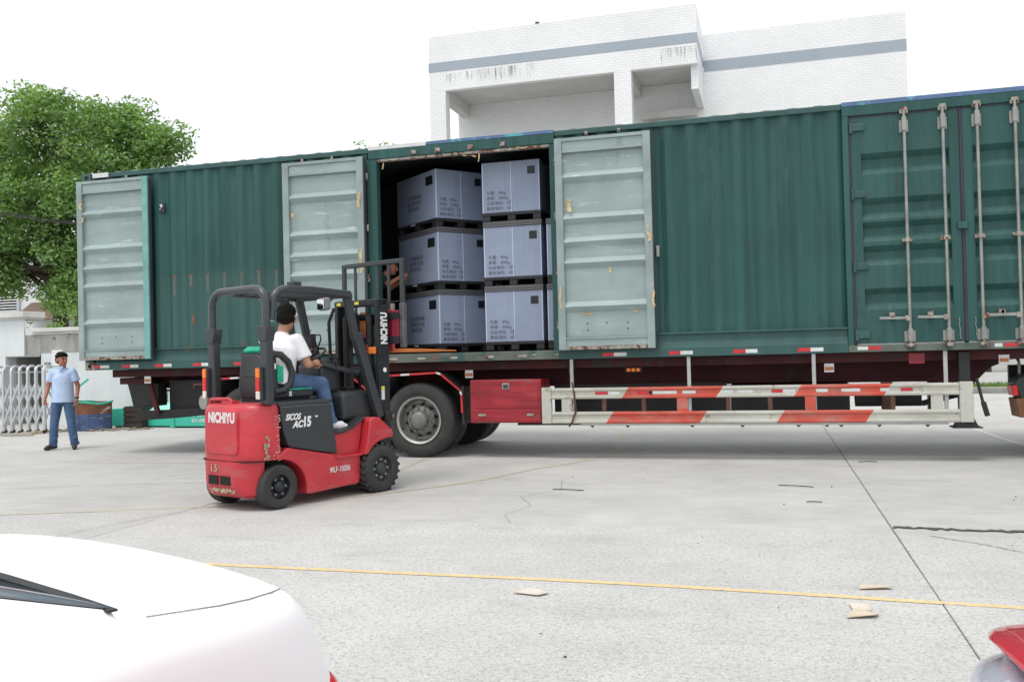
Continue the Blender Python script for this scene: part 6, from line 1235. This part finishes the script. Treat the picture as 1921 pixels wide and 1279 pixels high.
# ================================================================== TILED BUILDING
def tile_mat(name, col, mortar, w=0.24, h_=0.095, dirt=True):
    m, nt, b = new_mat(name); g_ = nd(nt, 'ShaderNodeNewGeometry'); s = nd(nt, 'ShaderNodeSeparateXYZ'); nt.links.new(g_.outputs['Position'], s.inputs[0])
    cx = nd(nt, 'ShaderNodeCombineXYZ'); nt.links.new(mth(nt, 'ADD', s.outputs[0], s.outputs[1]), cx.inputs[0]); nt.links.new(s.outputs[2], cx.inputs[1])
    br = nd(nt, 'ShaderNodeTexBrick'); nt.links.new(cx.outputs[0], br.inputs[0]); br.inputs['Color1'].default_value = (*col, 1); br.inputs['Color2'].default_value = (*[c*0.95 for c in col], 1); br.inputs['Mortar'].default_value = (*mortar, 1)
    br.inputs['Scale'].default_value = 1.0; br.inputs['Mortar Size'].default_value = 0.010; br.inputs['Brick Width'].default_value = w; br.inputs['Row Height'].default_value = h_; br.inputs['Mortar Smooth'].default_value = 0.1
    v = coords(nt, True); c = mixc(nt, 1.0, br.outputs[0], mrange(nt, noise(nt, v, 0.6, 5), 0.3, 0.7, 0.95, 1.03), 'MULTIPLY')
    nt.links.new(c, b.inputs['Base Color']); b.inputs['Roughness'].default_value = 0.4; bump(nt, b, mth(nt, 'SUBTRACT', 1.0, br.outputs['Fac']), 0.4, 0.004); return m
G['tile'] = tile_mat('white_wall_tiles', (0.86, 0.87, 0.87), (0.70, 0.71, 0.72))
G['tileg'] = tile_mat('grey_band_tiles', (0.33, 0.39, 0.45), (0.40, 0.44, 0.48))
G['soffit'] = pm('plaster_soffit', (0.62, 0.62, 0.60), 0.9, var=0.1, vs=1.0, world=True)
bd = tag(empty('tiled_building', (-4, 34, 0)), 'white tiled factory building with grey band rising behind the container', 'building')
YA, YB = 32.0, 35.0
def seg(name, mat, x0, x1, y0, y1, z0, z1, **k): return MB().box(x0, x1, y0, y1, z0, z1).build(name, mat, bd, **k)
seg('parapet', 'tile', -12.05, -2.15, YA, YA+0.25, 12.34, 13.33); seg('parapet', 'tile', -2.40, -2.15, YA+0.252, YB, 12.34, 13.33); seg('parapet', 'tile', -12.05, -11.80, YA+0.252, YB, 12.34, 13.33)
seg('grey_band', 'tileg', -12.062, -2.138, YA-0.012, YA+0.25, 12.0, 12.338); seg('grey_band', 'tileg', -2.40, -2.138, YA+0.252, YB-0.01, 12.0, 12.338)
seg('fascia', 'tile', -12.05, -2.15, YA, YA+0.25, 11.27, 11.998); seg('fascia', 'tile', -2.40, -2.15, YA+0.252, YB-0.012, 10.45, 11.998); seg('fascia', 'tile', -12.05, -11.80, YA+0.252, YB, 11.27, 11.998)
seg('balcony_ceiling', 'soffit', -11.79, -2.41, YA+0.252, YB-0.01, 11.50, 11.70); seg('roof_slab', 'soffit', -12.0, -2.2, YA+0.26, YB+8, 11.98, 12.1)
seg('pier', 'tile', -12.05, -11.42, YA, YA+0.45, 0, 11.268); seg('pier', 'tile', -5.07, -4.46, YA, YA+0.45, 0, 11.268)
seg('back_wall', 'tile', -11.95, -2.42, YB, YB+0.25, 0, 11.978); seg('beam', 'soffit', -5.06, -4.5, YA+0.452, YB-0.012, 11.1, 11.498); seg('beam', 'soffit', -11.78, -11.45, YA+0.452, YB-0.012, 11.02, 11.498)
seg('beam', 'soffit', -4.45, -2.41, YB-0.4, YB-0.012, 10.15, 10.42)
for x0, x1 in ((-4.25, -2.55),):
    w_ = seg('doorway', 'hole', x0, x1, YB-0.03, YB-0.004, 7.9, 10.1); MB().box(x0+0.05, x1-0.05, YB-0.06, YB-0.032, 8.0, 10.0).build('shutter', pm('grey_shutter', (0.30, 0.29, 0.27), 0.6, var=0.1), w_)
seg('balcony_floor', 'soffit', -12.0, -2.2, YA+0.1, YB-0.01, 7.6, 7.9); seg('balcony_parapet', 'tile', -11.41, -5.08, YA+0.02, YA+0.2, 7.9, 8.8); seg('balcony_parapet', 'tile', -4.45, -2.16, YA+0.02, YA+0.2, 7.9, 8.8)
seg('lower_front', 'tile', -12.05, -2.15, YA+0.46, YA+0.6, 0, 7.59)
seg('wing_parapet', 'tile', -2.14, 4.97, YB, YB+0.25, 12.24, 13.22); seg('grey_band', 'tileg', -2.137, 4.982, YB-0.012, YB+0.25, 11.83, 12.238); seg('wing_wall', 'tile', -2.41, 4.97, YB, YB+0.25, 0, 11.828)
seg('wing_side', 'tile', 4.72, 4.97, YB+0.252, YB+8, 0, 13.2); seg('rear_wall', 'tile', -12.0, 4.9, YB+8.01, YB+8.2, 0, 13.0)
# run-down stains under the coping line: thin dark water marks that end where the tiles end
def stain_mat():
    m, nt, b = new_mat('black_water_stain'); v = coords(nt, True, (9, 1, 0.9)); k = noise(nt, v, 1.0, 6, 0.7)
    s = nd(nt, 'ShaderNodeSeparateXYZ'); nt.links.new(nd(nt, 'ShaderNodeNewGeometry').outputs['Position'], s.inputs[0])
    n1 = noise(nt, coords(nt, True, (11, 1, 0.12)), 1.0, 5, 0.75); top = mth(nt, 'SUBTRACT', 11.92, mth(nt, 'MULTIPLY', mth(nt, 'SUBTRACT', n1, 0.30), 1.5))
    f = mth(nt, 'MULTIPLY', mth(nt, 'MULTIPLY', mrange(nt, mth(nt, 'SUBTRACT', s.outputs[2], top), -0.12, 0.12, 0, 1), mrange(nt, k, 0.40, 0.62, 0.0, 0.8)), mrange(nt, n1, 0.42, 0.62, 0, 1)); b.inputs['Base Color'].default_value = (0.07, 0.075, 0.05, 1); b.inputs['Roughness'].default_value = 0.9
    nt.links.new(f, b.inputs['Alpha']); return m
G['stain'] = stain_mat()
for x0, x1, z0, z1 in ((-11.42, -10.8, 11.28, 11.88), (-10.6, -8.5, 11.28, 11.92), (-8.3, -7.9, 11.3, 11.92), (-3.4, -2.16, 11.28, 11.90)):
    MB().add([(x0, YA-0.003, z0), (x1, YA-0.003, z0), (x1, YA-0.003, z1), (x0, YA-0.003, z1)], [(0, 1, 2, 3)]).build('water_stain', 'stain', bd)
MB().box(-7.9, -7.78, YA+0.02, YA+0.2, 13.332, 13.42).build('roof_fixing', 'brown', bd)

# ================================================================== LITTER ON THE GROUND
G['card'] = pm('cardboard', (0.56, 0.47, 0.36), 0.85, var=0.12, vs=10); G['cardp'] = pm('pale_cardboard', (0.60, 0.54, 0.46), 0.85, var=0.12, vs=10)
def scrap(pts, z, name, mat, label, cat, fold=0.0):
    n = len(pts); top = [(p[0], p[1], z + 0.004 + (fold*(i % 2))) for i, p in enumerate(pts)]; bot = [(p[0], p[1], z + (fold*(i % 2))) for i, p in enumerate(pts)]
    return tag(MB().add(bot+top, [tuple(range(n))[::-1], tuple(range(n, 2*n))] + [(i, (i+1)%n, n+(i+1)%n, n+i) for i in range(n)]).build(name, mat), label, cat)
scrap([(0.33, 4.83), (0.47, 4.86), (0.49, 4.93), (0.38, 4.95), (0.34, 4.90)], 0.006, 'cardboard_scrap', 'card', 'bent scrap of brown cardboard nearest the red car', 'scrap', 0.012)
scrap([(0.37, 4.96), (0.46, 4.965), (0.455, 5.10), (0.36, 5.09)], 0.006, 'cardboard_scrap', 'cardp', 'small square cardboard flap just behind the bent scrap', 'scrap', 0.003)
scrap([(0.44, 5.41), (0.62, 5.45), (0.60, 5.49), (0.45, 5.47)], 0.006, 'cardboard_scrap', 'card', 'narrow cardboard strip just beyond the yellow line', 'scrap', 0.008)
scrap([(-1.45, 4.99), (-1.29, 4.95), (-1.24, 5.02), (-1.36, 5.08)], 0.006, 'cardboard_scrap', 'cardp', 'pale trodden cardboard scrap left of centre near the yellow line', 'scrap', 0.003)
for k, (x, y, L, a, t_) in enumerate(((-1.96, 8.80, 0.32, -0.12, 'thin dark stick on the smooth concrete, mid yard'), (0.20, 9.28, 0.34, -0.3, 'thin dark stick on the concrete near the long joint'), (0.33, 8.35, 0.13, 0, 'short dark twig left of the long concrete joint'), (1.05, 11.3, 0.2, 0.1, 'short dark stick in the shade under the container'))):
    tag(MB().tube([(x-L/2*math.cos(a), y-L/2*math.sin(a), 0.010), (x, y, 0.013), (x+L/2*math.cos(a), y+L/2*math.sin(a), 0.010)], 0.0045, 6).build('stick', 'hole'), t_, 'stick')
pb = MB(); r_ = random.Random(4)
for k in range(34):
    x, y = r_.uniform(-4, 2.5), r_.uniform(3.4, 10); s_ = r_.uniform(.003, .009); pb.ell((x, y, s_*0.4), (s_, s_*0.8, s_*0.6), None, 6, 4)
tag(pb.build('grit', pm('dark_grit', (0.10, 0.10, 0.09), 0.9, var=0.5, vs=5), None), 'scattered dark grit and crumbs on the concrete', 'grit', kind='stuff')
